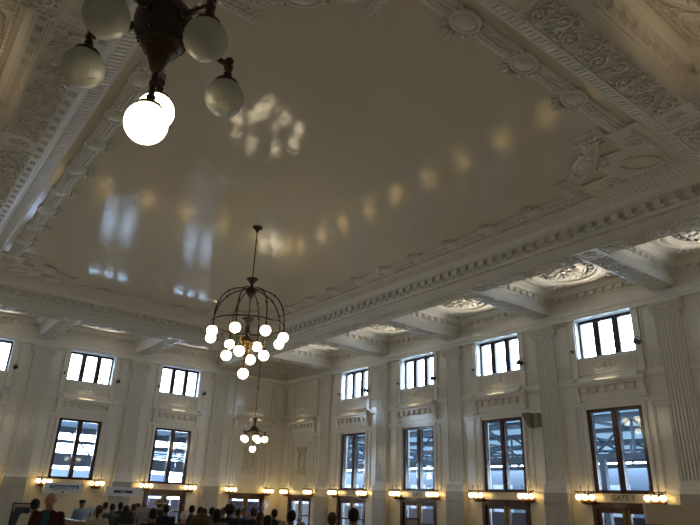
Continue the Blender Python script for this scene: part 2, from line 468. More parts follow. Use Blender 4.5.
winX = [PX0+PXD*(k+.5) for k in range(5)]
winY = [PY0+PYD*(k+.5) for k in range(3)]
doorsR = [2.62]+winX+[RX-2.62]; doorsL = [2.62, winY[0]]
make_wall('wall_right', map_right, RX, PXL, winX, doorsR, 'long cream wall with fluted pilasters running from the far corner to the right')
make_wall('wall_left', map_left, RY, PYL, winY, doorsL, 'short cream wall with fluted pilasters running from the far corner to the left')
make_wall('wall_back', map_back, RX, PXL, [], [], 'long cream wall behind the camera to the left', low=False)
make_wall('wall_near', map_near, RY, PYL, [], [], 'short cream wall right behind the camera', low=False)
for mp, cs, side, rot in ((map_right, winX, 'right wall', (PI/2,0,PI)), (map_left, winY, 'left wall', (PI/2,0,PI/2))):
    for i, c in enumerate(cs):
        upper_window(mp, c, 'upper three-pane window, %s from the far corner on the %s' % (ordn[i], side))
        rr = {map_right: (-PI/2,0,0), map_left: (-PI/2,0,PI/2), map_back: (-PI/2,0,PI), map_near: (-PI/2,0,-PI/2)}[mp]
        portal(mp, c, WU, ZB, ZT, rr)
        if mp in (map_right, map_left):
            lower_window(mp, c, 'tall two-pane lower window, %s from the far corner on the %s' % (ordn[i], side))
            portal(mp, c, WL, zb, zt, rr)
for i, c in enumerate(doorsR):
    door(map_right, c, ('glazed mahogany double door under the oval relief beside the far corner' if i == 0 else
         ('glazed mahogany double door under the %s lower window of the right wall' % ordn[i-1] if i < 6 else 'glazed mahogany double door near the right end of the right wall')))
for i, c in enumerate(doorsL):
    door(map_left, c, ('glazed mahogany double door under the oval relief left of the far corner', 'glazed mahogany double door behind the person in a straw hat')[i])

# gate lettering
def text_mesh(s, size, name, m, loc, rot, parent, ext=.006):
    cu = bpy.data.curves.new(name, 'FONT'); cu.body = s; cu.size = size; cu.extrude = ext; cu.align_x = 'CENTER'; cu.align_y = 'CENTER'
    t = bpy.data.objects.new(name, cu); C.objects.link(t); bpy.context.view_layer.update()
    me = bpy.data.meshes.new_from_object(t.evaluated_get(bpy.context.evaluated_depsgraph_get()))
    bpy.data.objects.remove(t); me.materials.clear(); me.materials.append(M[m])
    o = bpy.data.objects.new(name, me); C.objects.link(o); o.location = loc; o.rotation_euler = rot; o.parent = parent
    return o
walls = {o.name: o for o in C.objects if o.name.startswith('wall_') and o.parent is None}
for i, tx in ((0, 'GATE'), (1, 'GATE'), (3, 'GATE 1')):
    text_mesh(tx, .30, 'gate_lettering', 'letter', (winX[i], -.048, 2.42), (PI/2,0,0), walls['wall_right'])

# ------------------------------------------------------------------ floor and ceiling
b = MB(); b.box(-TH, RX+TH, -RY-TH, TH, -.2, 0); tag(b.build('floor', 'floor'), 'polished stone floor of the hall', 'floor', kind='structure')
X0, X1, Y0, Y1 = PXL[0], PXL[5], -PYL[0], -PYL[3]     # beam lines of the ring
b = MB()
# top slab
b.box(-TH, RX+TH, -RY-TH, TH, 12.2, 12.5)
ceil = b.build('ceiling', 'plaster'); tag(ceil, 'coffered cream plaster ceiling with a large recessed centre panel', 'ceiling', kind='structure')
# enamelled centre panel
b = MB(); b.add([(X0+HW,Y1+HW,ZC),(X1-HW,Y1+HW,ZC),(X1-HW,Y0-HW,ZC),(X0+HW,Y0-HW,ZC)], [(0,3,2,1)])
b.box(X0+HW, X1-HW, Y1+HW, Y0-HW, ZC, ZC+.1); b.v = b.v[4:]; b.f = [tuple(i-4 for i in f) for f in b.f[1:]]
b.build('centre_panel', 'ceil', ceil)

# beams (main ring lines run wall to wall, short ones cross the aisles)
def carving_unit(b, along, x, y, L, flip, W=.32, z=ZS):
    """foliate scroll in the plane of a soffit"""
    def P(u, v, dz=0): return (x+u, y+v, z-dz) if along == 'x' else (x+v, y+u, z-dz)
    def leaf(u, v, r, ang, dz=.03, e=.45):
        q = P(u, v, dz); rz = Matrix.Rotation(ang if along == 'x' else PI/2-ang, 3, 'Z'); b.ball(q, r, 6, 4, (1.35,e,.55), rz)
    R = .19; oy = flip*.10
    pts = []
    for i in range(18):
        t = i/17; a = -flip*PI/2+flip*t*PI*3.1; r = R*(1-t*.8)
        pts.append(P(r*math.cos(a), oy+r*math.sin(a), .04))
    b.tube(pts, [.036*(1-.35*i/17) for i in range(18)], 5)
    b.ball(P(0, oy, .045), .06, 7, 5, (1,1,.8))
    for k in range(5):
        a = 2*PI*k/5+.3; leaf(.085*math.cos(a), oy+.085*math.sin(a), .042, a, .045)
    for k in range(9):
        a = 2*PI*k/9+flip*.2; leaf(.225*math.cos(a), max(-W, min(W, oy+.225*math.sin(a))), .058, a+flip*.7, .035)
    for k in range(7):
        u = rnd.uniform(-L/2, L/2); v = -flip*rnd.uniform(.12, .32); leaf(u, v, .06, rnd.uniform(0, PI), .03)
    c2 = -flip*.24
    pts = [P(L*.5+(.09*(1-i/12))*math.cos(i*.6), c2+.09*(1-i/12)*math.sin(i*.6), .035) for i in range(11)]
    b.tube(pts, .026, 4)

def soffit(along, c, a0, a1, name='beam'):
    b = MB()
    if along == 'x': b.box(a0, a1, c-HW, c+HW, ZS, 12.2)
    else: b.box(c-HW, c+HW, a0, a1, ZS, 12.2)
    o = b.build(name, 'plaster', ceil)
    b = MB()
    for sg in (-1, 1):
        e0, e1 = sorted((c+sg*HW, c+sg*(HW-.06)))
        if along == 'x': b.box(a0, a1, e0, e1, ZS-.035, ZS)
        else: b.box(e0, e1, a0, a1, ZS-.035, ZS)
    for e in (a0, a1-.05):
        if along == 'x': b.box(e, e+.05, c-HW, c+HW, ZS-.034, ZS)
        else: b.box(c-HW, c+HW, e, e+.05, ZS-.034, ZS)
    n = max(1, round((a1-a0-.1)/.50)); L = (a1-a0-.1)/n
    for i in range(n):
        u = a0+.05+L*(i+.5)
        if along == 'x': carving_unit(b, 'x', u, c, L, 1 if i % 2 else -1)
        else: carving_unit(b, 'y', c, u, L, 1 if i % 2 else -1)
    b.build('carved_soffit', 'orn', o, fix=True)
    return o
xs = PXL; ys = [-p for p in PYL]
for c in (Y0, Y1):                                  # long beams, split at the crossings
    ed = [0.0]+xs+[RX]
    for i in range(7):
        soffit('x', c, ed[i]+(HW if i else .02), ed[i+1]-(HW if i < 6 else .02))
for c in (X0, X1):
    ed = sorted([-RY]+ys+[0.0])
    for i in range(5):
        soffit('y', c, ed[i]+(HW if i else .02), ed[i+1]-(HW if i < 4 else .02))
for x in xs[1:5]:
    soffit('y', x, Y0+HW, -.02); soffit('y', x, -RY+.02, Y1-HW)
for y in ys[1:3]:
    soffit('x', y, .02, X0-HW); soffit('x', y, X1+HW, RX-.02)
for x in xs:                                        # crossing blocks
    for y in (Y0, Y1):
        b = MB(); b.box(x-HW, x+HW, y-HW, y+HW, ZS, 12.2); o = b.build('beam_crossing', 'plaster', ceil)
        b = MB(); b.rect_sweep(x-HW, x+HW, y-HW, y+HW, [(0,ZS),(0,ZS-.035),(.06,ZS-.035),(.06,ZS)])
        for k in range(8):
            a = 2*PI*k/8; rz = Matrix.Rotation(a, 3, 'Z'); b.ball((x+.15*math.cos(a), y+.15*math.sin(a), ZS-.012), .11, 7, 4, (1,.42,.4), rz)
        b.ball((x, y, ZS-.02), .07, 8, 5); b.build('crossing_rosette', 'orn', o)
for y in ys[1:3]:
    for x in (X0, X1):
        b = MB(); b.box(x-HW, x+HW, y-HW, y+HW, ZS, 12.2) ; o = b.build('beam_crossing', 'plaster', ceil)
        b = MB(); b.rect_sweep(x-HW, x+HW, y-HW, y+HW, [(0,ZS),(0,ZS-.035),(.06,ZS-.035),(.06,ZS)])
        for k in range(8):
            a = 2*PI*k/8; rz = Matrix.Rotation(a, 3, 'Z'); b.ball((x+.15*math.cos(a), y+.15*math.sin(a), ZS-.012), .11, 7, 4, (1,.42,.4), rz)
        b.ball((x, y, ZS-.02), .07, 8, 5); b.build('crossing_rosette', 'orn', o)

def row_blocks(b, x0, x1, y0, y1, inset0, inset1, z0, z1, pitch, wid):
    """blocks projecting inward along the four sides of a rectangle"""
    for side in range(4):
        ln = (x1-x0) if side < 2 else (y1-y0)
        n = max(1, round((ln-2*inset1-.1)/pitch)); st = (ln-2*inset1-.1)/n
        for i in range(n):
            u = inset1+.05+st*(i+.5)
            if side == 0: b.box(x0+u-wid/2, x0+u+wid/2, y0+inset0, y0+inset1, z0, z1)
            elif side == 1: b.box(x0+u-wid/2, x0+u+wid/2, y1-inset1, y1-inset0, z0, z1)
            elif side == 2: b.box(x0+inset0, x0+inset1, y0+u-wid/2, y0+u+wid/2, z0, z1)
            else: b.box(x1-inset1, x1-inset0, y0+u-wid/2, y0+u+wid/2, z0, z1)

# centre panel cornice
a = (X0+HW, X1-HW, Y1+HW, Y0-HW)
b = MB()
b.rect_sweep(*a, [(.004,ZS),(.004,10.80),(.03,10.83),(.03,10.93),(.08,10.98),(.10,11.02),(.10,11.34),(.40,11.36),(.42,11.46),(.48,11.50),(.52,11.56),(.62,11.60),(.93,11.70),(.96,11.72),(.96,11.745),(1.04,11.75),(1.04,ZC)])
co = b.build('cornice', 'plaster', ceil)
b = MB(); row_blocks(b, *a, 0, .07, 10.84, 10.92, .11, .055); b.build('dentil_course', 'plaster', co)
b = MB(); row_blocks(b, *a, .08, .30, 11.12, 11.35, .48, .26); row_blocks(b, *a, .08, .24, 11.04, 11.12, .48, .20); b.build('modillion_course', 'plaster', co)
b = MB(); 
for side in range(4):
    ln = (a[1]-a[0]) if side < 2 else (a[3]-a[2]); n = round((ln-1.9)/.16)
    for i in range(n):
        u = .95+(ln-1.9)*(i+.5)/n; w2 = .045
        vs = []
        for (o_, z_) in ((.62,11.57),(.93,11.67),(.93,11.72),(.62,11.64)):
            for q in (-w2, w2):
                if side == 0: vs.append((a[0]+u+q, a[2]+o_, z_))
                elif side == 1: vs.append((a[0]+u+q, a[3]-o_, z_))
                elif side == 2: vs.append((a[0]+o_, a[2]+u+q, z_))
                else: vs.append((a[1]-o_, a[2]+u+q, z_))
        b.add(vs, [(0,1,3,2),(2,3,5,4),(4,5,7,6),(6,7,1,0),(0,2,4,6),(1,7,5,3)])
b.build('fluted_course', 'plaster', co)

# garland border, shells, corner squares (on the ceiling plane)
px0, px1, py0, py1 = a[0]+1.04, a[1]-1.04, a[2]+1.04, a[3]-1.04
CS = 3.1                                            # corner square
def garland(b, p, q):
    p = Vector(p); q = Vector(q); d = q-p; ln = d.length; d.normalize(); nrm = Vector((-d.y, d.x, 0))
    n = max(2, int(ln/.14))
    b.tube([p+Vector((0,0,.03)), q+Vector((0,0,.03))], .27, 10, flat=.5)
    for i in range(n):
        t = (i+.5)/n*ln
        for k in (-2, -1, 0, 1, 2):
            c = p+d*(t+(.05 if k % 2 else 0))+nrm*(k*.10)
            ang = math.atan2(d.y, d.x)+k*.3
            rz = Matrix.Rotation(ang, 3, 'Z')
            b.ball((c.x, c.y, ZC-.12+.022*k*k), .09, 6, 4, (1,.55,.45), rz)
def shell(b, x, y, ang, sc=1.0):
    ca, sa = math.cos(ang), math.sin(ang)
    def P(u, v, dz): return (x+(u*ca-v*sa)*sc, y+(u*sa+v*ca)*sc, ZC-dz*sc)
    b.ball(P(0,0,.04), .26*sc, 14, 7, (1.25,.95,.5), Matrix.Rotation(ang, 3, 'Z'))
    pts = [P(.38*math.cos(t*PI/10), .27*math.sin(t*PI/10), .06) for t in range(20)]
    b.tube(pts, .055*sc, 6, closed=True)
    for k in range(7):
        t = PI*(.1+.8*k/6); b.ball(P(.40*math.cos(t), .10+.36*math.sin(t), .05), .085*sc, 7, 5, (1.2,.7,.7), Matrix.Rotation(ang+t, 3, 'Z'))
    for sg in (-1, 1):
        pts = [P(sg*(.42+.15*(1-i/15)*math.cos(1.2+i*.45)), -.16+.15*(1-i/15)*math.sin(1.2+i*.45), .06) for i in range(15)]
        b.tube(pts, .04*sc, 5)
        b.ball(P(sg*.14, .48, .05), .09*sc, 7, 5, (1,.6,.7), Matrix.Rotation(ang+.8*sg, 3, 'Z'))
    b.ball(P(0,.50,.05), .10*sc, 7, 5, (.6,1.3,.8), Matrix.Rotation(ang, 3, 'Z'))
def runs(b):
    m_ = .52
    for (y, ang) in ((py1-m_, -PI/2), (py0+m_, PI/2)):
        s0, s1 = px0+CS+.1, px1-CS-.1; n = round((s1-s0)/2.0); st = (s1-s0)/n
        an = PI if y > (py0+py1)/2 else 0
        for i in range(n+1):
            x = s0+st*i
            if 0 < i < n: shell(b, x, y, an)
            if i < n: garland(b, (x+(.45 if i else 0), y, ZC), (x+st-(.45 if i < n-1 else 0), y, ZC))
    for x in (px1-m_, px0+m_):
        s0, s1 = py0+CS+.1, py1-CS-.1; n = round((s1-s0)/2.0); st = (s1-s0)/n
        an = PI/2 if x > (px0+px1)/2 else -PI/2
        for i in range(n+1):
            y = s0+st*i
            if 0 < i < n: shell(b, x, y, an)
            if i < n: garland(b, (x, y+(.45 if i else 0), ZC), (x, y+st-(.45 if i < n-1 else 0), ZC))
b = MB(); runs(b)
gb = b.build('garland_border', 'orn', ceil)
for (cx, cy, fx, fy) in ((px0,py0,1,1),(px1,py0,-1,1),(px1,py1,-1,-1),(px0,py1,1,-1)):
    def Q(u, v, dz=0): return (cx+fx*u, cy+fy*v, ZC-dz)
    b = MB()
    # raised corner field with a stepped notch at its inner tip
    poly = [(0,0),(CS,0),(CS,1.05),(CS-.95,1.15),(1.15,CS-.95),(1.05,CS),(0,CS)]
    poly = [(0,0),(CS,0),(CS,1.0),(2.1,1.0),(2.1,1.55),(1.55,2.1),(1.0,2.1),(1.0,CS),(0,CS)]
    n = len(poly); b.add([Q(u,v,0) for u,v in poly]+[Q(u,v,.04) for u,v in poly], [tuple(range(n)), tuple(range(2*n-1,n-1,-1))]+[(i,(i+1)%n,n+(i+1)%n,n+i) for i in range(n)])
    for i in range(n): b.tube([Q(*poly[i],.045), Q(*poly[(i+1)%n],.045)], .035, 6)
    # oval cartouche on the diagonal
    pts = [Q(1.0+.62*math.cos(t*PI/12)*.707-.36*math.sin(t*PI/12)*.707, 1.0+.62*math.cos(t*PI/12)*.707+.36*math.sin(t*PI/12)*.707, .07) for t in range(24)]
    b.tube(pts, .05, 6, closed=True)
    b.ball(Q(1.0,1.0,.04), .3, 12, 7, (1.5,.85,.3), Matrix.Rotation(PI/4*fx*fy, 3, 'Z'))
    for (u0, v0) in ((2.2,.5),(.5,2.2)):
        pts = [Q(u0+.34*(1-i/22)*math.cos(i*.5), v0+.34*(1-i/22)*math.sin(i*.5), .06) for i in range(20)]
        b.tube(pts, .04, 5)
        for k in range(8):
            t = 2*PI*k/8; b.ball(Q(u0+.2*math.cos(t), v0+.2*math.sin(t), .05), .08, 7, 4, (1.2,.6,.5), Matrix.Rotation(t*fx*fy, 3, 'Z'))
    for k in range(14):
        t = k/13; u0 = .28+rnd.uniform(-.05,.05); v0 = .3+2.5*t
        for (p, q) in ((u0, v0), (v0, u0)): b.ball(Q(p, q, .05), .09, 6, 4, (1.3,.6,.5), Matrix.Rotation(rnd.uniform(0,PI), 3, 'Z'))
    cfield = b.build('corner_field', 'orn', ceil)
    b = MB()
    def g(p, q): garland(b, Q(*p), Q(*q))
    g((CS+.27,.85),(CS+.27,1.75)); g((.85,CS+.27),(1.75,CS+.27)); g((CS-.05,1.45),(2.45,1.75)); g((1.45,CS-.05),(1.75,2.45)); g((CS+.05,.52),(CS+.3,.52)); g((.52,CS+.05),(.52,CS+.3))
    q = Q(2.15,2.15); shell(b, q[0], q[1], math.atan2(-fy*1, -fx*1)+PI/2+PI, 1.15)
    for (u0, v0) in ((CS-.1,1.35),(1.35,CS-.1)):
        for k in range(6): b.ball(Q(u0+rnd.uniform(-.2,.2), v0+rnd.uniform(-.2,.2), .07), .1, 7, 5, (1.2,.7,.7), Matrix.Rotation(rnd.uniform(0,PI),3,'Z'))
    b.build('corner_garland', 'orn', cfield)

# aisle coffers
ZF = 11.46
def ring_rosette():
    b = MB()
    # moulded circle
    b.lathe([(1.82,0),(1.82,-.05),(1.74,-.09),(1.64,-.09),(1.60,-.05),(1.52,-.045),(1.50,-.10),(1.40,-.13),(1.30,-.10),(1.28,-.02),(1.20,0)], (0,0,0), 48, cap=False)
    b.lathe([(1.2,0),(.9,.0),(.88,-.04),(.80,-.05),(.78,0)], (0,0,0), 40, cap=False)
    for k in range(44):
        a_ = 2*PI*k/44; b.ball((1.57*math.cos(a_),1.57*math.sin(a_),-.06), .05, 6, 4)
    for k in range(20):                             # wreath of scrolls
        a_ = 2*PI*k/20
        pts = [((1.05+.11*(1-i/12)*math.cos(i*.7))*math.cos(a_)-(.11*(1-i/12)*math.sin(i*.7))*math.sin(a_), (1.05+.11*(1-i/12)*math.cos(i*.7))*math.sin(a_)+(.11*(1-i/12)*math.sin(i*.7))*math.cos(a_), -.04) for i in range(10)]
        b.tube(pts, .03, 4)
    for ring, (n_, r_, l_, z_) in enumerate(((8,.42,.34,-.10),(8,.26,.24,-.18),(6,.12,.14,-.26))):
        for k in range(n_):
            a_ = 2*PI*(k+.5*ring)/n_; rz = Matrix.Rotation(a_, 3, 'Z')@Matrix.Rotation(.35, 3, 'Y')
            b.ball((r_*math.cos(a_), r_*math.sin(a_), z_), l_, 8, 6, (1,.55,.28), rz)
    b.ball((0,0,-.30), .1, 10, 6)
    for (sx, sy) in ((1,1),(1,-1),(-1,1),(-1,-1)):  # spandrel leaves
        for k in range(7):
            a_ = math.atan2(sy, sx)+(k-3)*.13; r_ = 2.15-.04*abs(k-3)**2
            b.ball((r_*math.cos(a_), r_*math.sin(a_), -.02), .14, 7, 4, (1.3,.6,.4), Matrix.Rotation(a_+(k-3)*.3, 3, 'Z'))
    return b
ros_me = None
coffers = []
ex = [0]+PXL+[RX]; ey = [0]+PYL+[RY]
for i in range(7):
    for j in range(5):
        if 0 < i < 6 and 0 < j < 4: continue
        x0_ = ex[i]+(HW if i else 0); x1_ = ex[i+1]-(HW if i < 6 else 0)
        y1_ = -(ey[j]+(HW if j else 0)); y0_ = -(ey[j+1]-(HW if j < 4 else 0))
        coffers.append((x0_, x1_, y0_, y1_))
for (x0_, x1_, y0_, y1_) in coffers:
    b = MB()
    b.rect_sweep(x0_, x1_, y0_, y1_, [(.004,ZS),(.004,10.84),(.03,10.86),(.03,10.93),(.07,10.97),(.07,11.17),(.30,11.19),(.32,11.25),(.36,11.27),(.36,11.31),(.44,11.34),(.44,ZF)])
    b.add([(x0_+.44,y0_+.44,ZF),(x1_-.44,y0_+.44,ZF),(x1_-.44,y1_-.44,ZF),(x0_+.44,y1_-.44,ZF)], [(0,3,2,1)])
    cf = b.build('coffer', 'plaster', ceil, fix=True)
    b = MB(); row_blocks(b, x0_, x1_, y0_, y1_, 0, .05, 10.87, 10.925, .13, .06)
    row_blocks(b, x0_, x1_, y0_, y1_, .06, .22, 11.00, 11.18, .45, .24)
    b.build('modillion_course', 'plaster', cf)
    b = MB(); b.rect_sweep(x0_, x1_, y0_, y1_, [(.50,ZF),(.50,ZF-.03),(.54,ZF-.03),(.54,ZF-.008),(.68,ZF-.008),(.68,ZF-.03),(.72,ZF-.03),(.72,ZF)])
    for (p, q) in (((x0_+.61,y0_+.61),(x1_-.61,y0_+.61)),((x1_-.61,y0_+.61),(x1_-.61,y1_-.61)),((x1_-.61,y1_-.61),(x0_+.61,y1_-.61)),((x0_+.61,y1_-.61),(x0_+.61,y0_+.61))):
        n = 30
        for i in range(n):
            t = (i+.5)/n; b.ball((p[0]+(q[0]-p[0])*t, p[1]+(q[1]-p[1])*t, ZF-.02), .055, 6, 4, (1,1,.5))
    b.build('leaf_border', 'orn', cf)
    if ros_me is None:
        r = ring_rosette().build('rosette', 'orn', cf, loc=((x0_+x1_)/2,(y0_+y1_)/2,ZF)); ros_me = r.data
    else:
        r = bpy.data.objects.new('rosette', ros_me); C.objects.link(r); r.parent = cf; r.location = ((x0_+x1_)/2,(y0_+y1_)/2,ZF)
# ------------------------------------------------------------------ chandeliers
GR = .19
def globe(name, c, m, parent, r=GR, n=24):
    b = MB(); b.ball((0,0,0), r, n, n//2+2); return b.build(name, m, parent, smooth=True, loc=c, fix=False)
def cup(b, c, r=.11, h=.12):
    b.lathe([(.02,h+.09),(.045,h+.07),(.03,h+.03),(.07,h),(r,.03),(r*1.08,0),(r*.9,-.01)], c, 12)
def small_chandelier(x, y, zg, phase, lit, label):
    root = empty('globe_chandelier', (x,y,ZS)); tag(root, label, 'chandelier')
    g = zg-ZS; body = g+.51
    b = MB(); b.lathe([(.16,0),(.16,-.03),(.10,-.08),(.04,-.12),(.02,-.16)], n=16); b.build('ceiling_canopy', 'bronze', root, smooth=True)
    top = body+.42
    b = MB(); b.tube([(0,0,-.12),(0,0,top+.3)], .018, 6)
    for f in (.35,.52,.85): b.ball((0,0,(top+.3)*f), .055, 8, 6)
    b.build('stem', 'bronze', root)
    b = MB()
    b.lathe([(.02,top+.34),(.19,top+.30),(.17,top+.25),(.09,top+.18),(.05,top+.06),(.07,top-.02),(.05,top-.08),(.10,body+.26),(.17,body+.24),(.235,body+.17),(.275,body+.07),(.28,body-.01),(.255,body-.12),(.20,body-.17),(.21,body-.20),(.17,body-.26),(.11,body-.36),(.075,body-.45),(.055,body-.52),(.02,body-.56)], n=28)
    body_o = b.build('body', 'bronze', root, smooth=True)
    for rim in (0, 1):                              # beaded rim and leaf tips
      b = MB()
      for k in range(28):
        a_ = 2*PI*k/28; rr_, zz_, s_ = ((.215,-.185,.02),(.15,-.29,.016))[rim]; b.ball((rr_*math.cos(a_), rr_*math.sin(a_), body+zz_), s_, 6, 4)
      b.build('beading', 'bronze', body_o)
    for k in range(5):
        a_ = phase+2*PI*k/5; ca, sa = math.cos(a_), math.sin(a_); R = .682
        b = MB()
        b.tube([(.22*ca,.22*sa,body+.02),(.36*ca,.36*sa,body-.04),(.52*ca,.52*sa,body-.09),(R*ca,R*sa,g+.39)], [.045,.034,.028,.03], 7)
        b.ball((.30*ca,.30*sa,body-.01), .05, 8, 6); b.ball((.5*ca,.5*sa,body-.08), .036, 8, 6)
        b.ball((R*ca,R*sa,g+.44), .048, 8, 6); b.ball((R*ca,R*sa,g+.36), .05, 8, 6); b.tube([(R*ca,R*sa,g+.44),(R*ca,R*sa,g+.24)], .028, 7)
        cup(b, (R*ca,R*sa,g+.155), .115, .06)
        arm = b.build('arm', 'bronze', root)
        globe('globe', (R*ca,R*sa,g), 'lit' if k in lit else 'unlit', arm)
    b = MB(); b.tube([(0,0,body-.5),(0,0,g-.59+.25)], .028, 7); b.ball((0,0,(body-.5+g-.34)/2), .045, 8, 6); cup(b, (0,0,g-.59+.155), .115, .06)
    st = b.build('drop_stem', 'bronze', root)
    globe('globe', (0,0,g-.59), 'lit' if 5 in lit else 'unlit', st)
    return root
small_chandelier(5.375, -5.49, 5.32, .951, (0,1,2,3,4,5), 'small lit globe chandelier on a long rod near the far corner of the hall')
small_chandelier(34.50, -23.11, 5.57, .267, (2,5), 'large near chandelier at top left with only two globes lit')
small_chandelier(5.375, -23.09, 5.32, .951, (0,1,2,3,4,5), 'lit globe chandelier near the left end of the short wall, outside the picture')
small_chandelier(34.50, -5.49, 5.32, .5, (0,1,2,3,4,5), 'lit globe chandelier near the right end of the long wall, outside the picture')

root = empty('cage_chandelier', (19.945,-14.28,ZC)); tag(root, 'big domed cage chandelier with lit globes hanging from the centre of the ceiling', 'chandelier')
b = MB(); b.lathe([(.20,0),(.20,-.05),(.12,-.10),(.06,-.17),(.03,-.24)], n=18); b.build('ceiling_canopy', 'bronze', root, smooth=True)
H0 = -ZC
b = MB(); b.tube([(0,0,-.2),(0,0,H0+9.6)], .022, 6)
for z in (H0+11.2,H0+10.4): b.ball((0,0,z), .035, 8, 6)
b.build('stem', 'bronze', root)
b = MB(); b.lathe([(.03,9.68),(.23,9.65),(.24,9.62),(.16,9.55),(.06,9.44),(.05,9.36),(.12,9.31),(.19,9.22),(.21,9.12),(.17,9.02),(.08,8.92),(.03,8.84)], (0,0,H0), 18); b.build('hub', 'bronze', root, smooth=True)
b = MB(); b.tube([(0,0,H0+8.9),(0,0,H0+8.1)], .022, 6); b.build('inner_stem', 'bronze', root)
RR = 1.34
b = MB(); b.tube([(RR*math.cos(t*PI/32),RR*math.sin(t*PI/32),H0+7.82) for t in range(64)], .032, 6, closed=True)
b.build('ring', 'bronze', root, smooth=True)
for k in range(8):
    a_ = .772+2*PI*k/8; ca, sa = math.cos(a_), math.sin(a_)
    pts = []
    for i in range(13):
        t = i/12*PI/2; r_ = .12+(RR+.02-.12)*math.sin(t)**.9; z = 7.82+(9.22-7.82)*math.cos(t)**.85 if i < 12 else 7.82
        pts.append((r_*ca, r_*sa, H0+z))
    pts.append((1.37*ca,1.37*sa,H0+7.66))
    b = MB(); b.tube(pts, .026, 6)
    for i in (5, 9): b.ball(pts[i], .05, 8, 6)
    b.ball((1.36*ca,1.36*sa,H0+7.80), .05, 8, 6); cup(b, (1.37*ca,1.37*sa,H0+7.37+.155), .10, .06)
    rb = b.build('rib', 'bronze', root)
    globe('globe', (1.37*ca,1.37*sa,H0+7.37), 'lit', rb)
b = MB()
b.lathe([(.03,8.12),(.24,8.08),(.26,8.05),(.17,7.98),(.09,7.90),(.08,7.66),(.11,7.56),(.08,7.46),(.06,7.40)], (0,0,H0), 18)
inn = b.build('vase', 'bronze', root, smooth=True)
b = MB()
b.lathe([(.05,7.42),(.16,7.36),(.25,7.26),(.27,7.14),(.24,7.02),(.20,6.96),(.22,6.92),(.16,6.82),(.09,6.70),(.05,6.60),(.04,6.42)], (0,0,H0), 24)
for k in range(16):
    a_ = 2*PI*k/16; b.ball((.225*math.cos(a_),.225*math.sin(a_),H0+6.94), .025, 6, 4)
b.build('brass_body', 'brass', root, smooth=True)
for k in range(4):
    a_ = .781+PI/2*k; ca, sa = math.cos(a_), math.sin(a_); R = .697
    b = MB(); b.tube([(.2*ca,.2*sa,H0+7.12),(R*ca,R*sa,H0+7.11)], .02, 6); b.tube([(.2*ca,.2*sa,H0+7.02),(.4*ca,.4*sa,H0+6.96),(R*.95*ca,R*.95*sa,H0+7.08)], .014, 5)
    b.tube([(R*ca,R*sa,H0+7.26),(R*ca,R*sa,H0+6.92)], .02, 6); b.ball((R*ca,R*sa,H0+7.28), .035, 8, 6); cup(b, (R*ca,R*sa,H0+6.71+.155), .10, .06)
    ar = b.build('arm', 'brass', root)
    globe('globe', (R*ca,R*sa,H0+6.71), 'lit', ar)
b = MB(); b.tube([(0,0,H0+6.45),(0,0,H0+6.27)], .025, 6); cup(b, (0,0,H0+6.05+.155), .10, .06); dr = b.build('drop_stem', 'brass', root)
globe('globe', (0,0,H0+6.05), 'lit', dr)

# ------------------------------------------------------------------ wall sconces
def make_sconce(mp, s, label):
    b = mbw(mp)                                     # bar with two finials and brackets
    b.tube([(s-.42,.40,2.655),(s+.42,.40,2.655)], .02, 6)
    for u in (-.42,.42): b.ball((s+u,.40,2.655), .035, 8, 6)
    for u in (-.17,.17): b.tube([(s+u,.40,2.60),(s+u,.40,2.86)], .014, 6); b.ball((s+u,.40,2.87), .024, 6, 5)
    for u in (-.17,.17): b.tube([(s+u,.40,2.655),(s+u*.8,.2,2.62),(s+u*.5,.05,2.50)], .016, 6)
    for u in (-.30,0,.30):
        b.lathe([(.02,2.66),(.03,2.61),(.055,2.575),(.07,2.55),(.03,2.54)], (s+u,.40,0), 10)
    root = b.build('wall_sconce', 'bronze'); tag(root, label, 'wall lamp')
    b = mbw(mp); b.ball((s,.20,2.285), .34, 18, 9, (1.0,.5,.42)); b.box(s-.10, s+.10, .03, .08, 2.28, 2.60); b.build('bowl_bracket', 'sconce', root, smooth=True)
    for u in (-.30,0,.30):
        g = globe('globe', mp(s+u,.40,2.445), 'lit_s', root, .115, 16)
    return root
bayname = ['the corner bay']+['the %s window bay' % o for o in ordn]
for i, c in enumerate([2.62]+winX):
    for sg, nm in ((-1,'left'),(1,'right')):
        make_sconce(map_right, c+sg*1.45, 'three-globe wall lamp, %s of the door in %s of the long wall' % (nm, bayname[i]))
for i, c in enumerate([2.62]+winY):
    for sg, nm in ((1,'left'),(-1,'right')):
        make_sconce(map_left, c+sg*1.45, 'three-globe wall lamp, %s side in %s of the short wall' % (nm, bayname[i]))

for (mp, base, st, cnt, wn) in ((map_back, PX0, PXD, 5, 'wall behind the viewer'), (map_near, PY0, PYD, 3, 'end wall behind the viewer')):
    for i in range(cnt):
        for sg, nm in ((-1,'left'),(1,'right')):
            make_sconce(mp, base+st*(i+.5)+sg*1.45, 'three-globe wall lamp, %s in %s bay, %s' % (nm, ordn[i], wn))
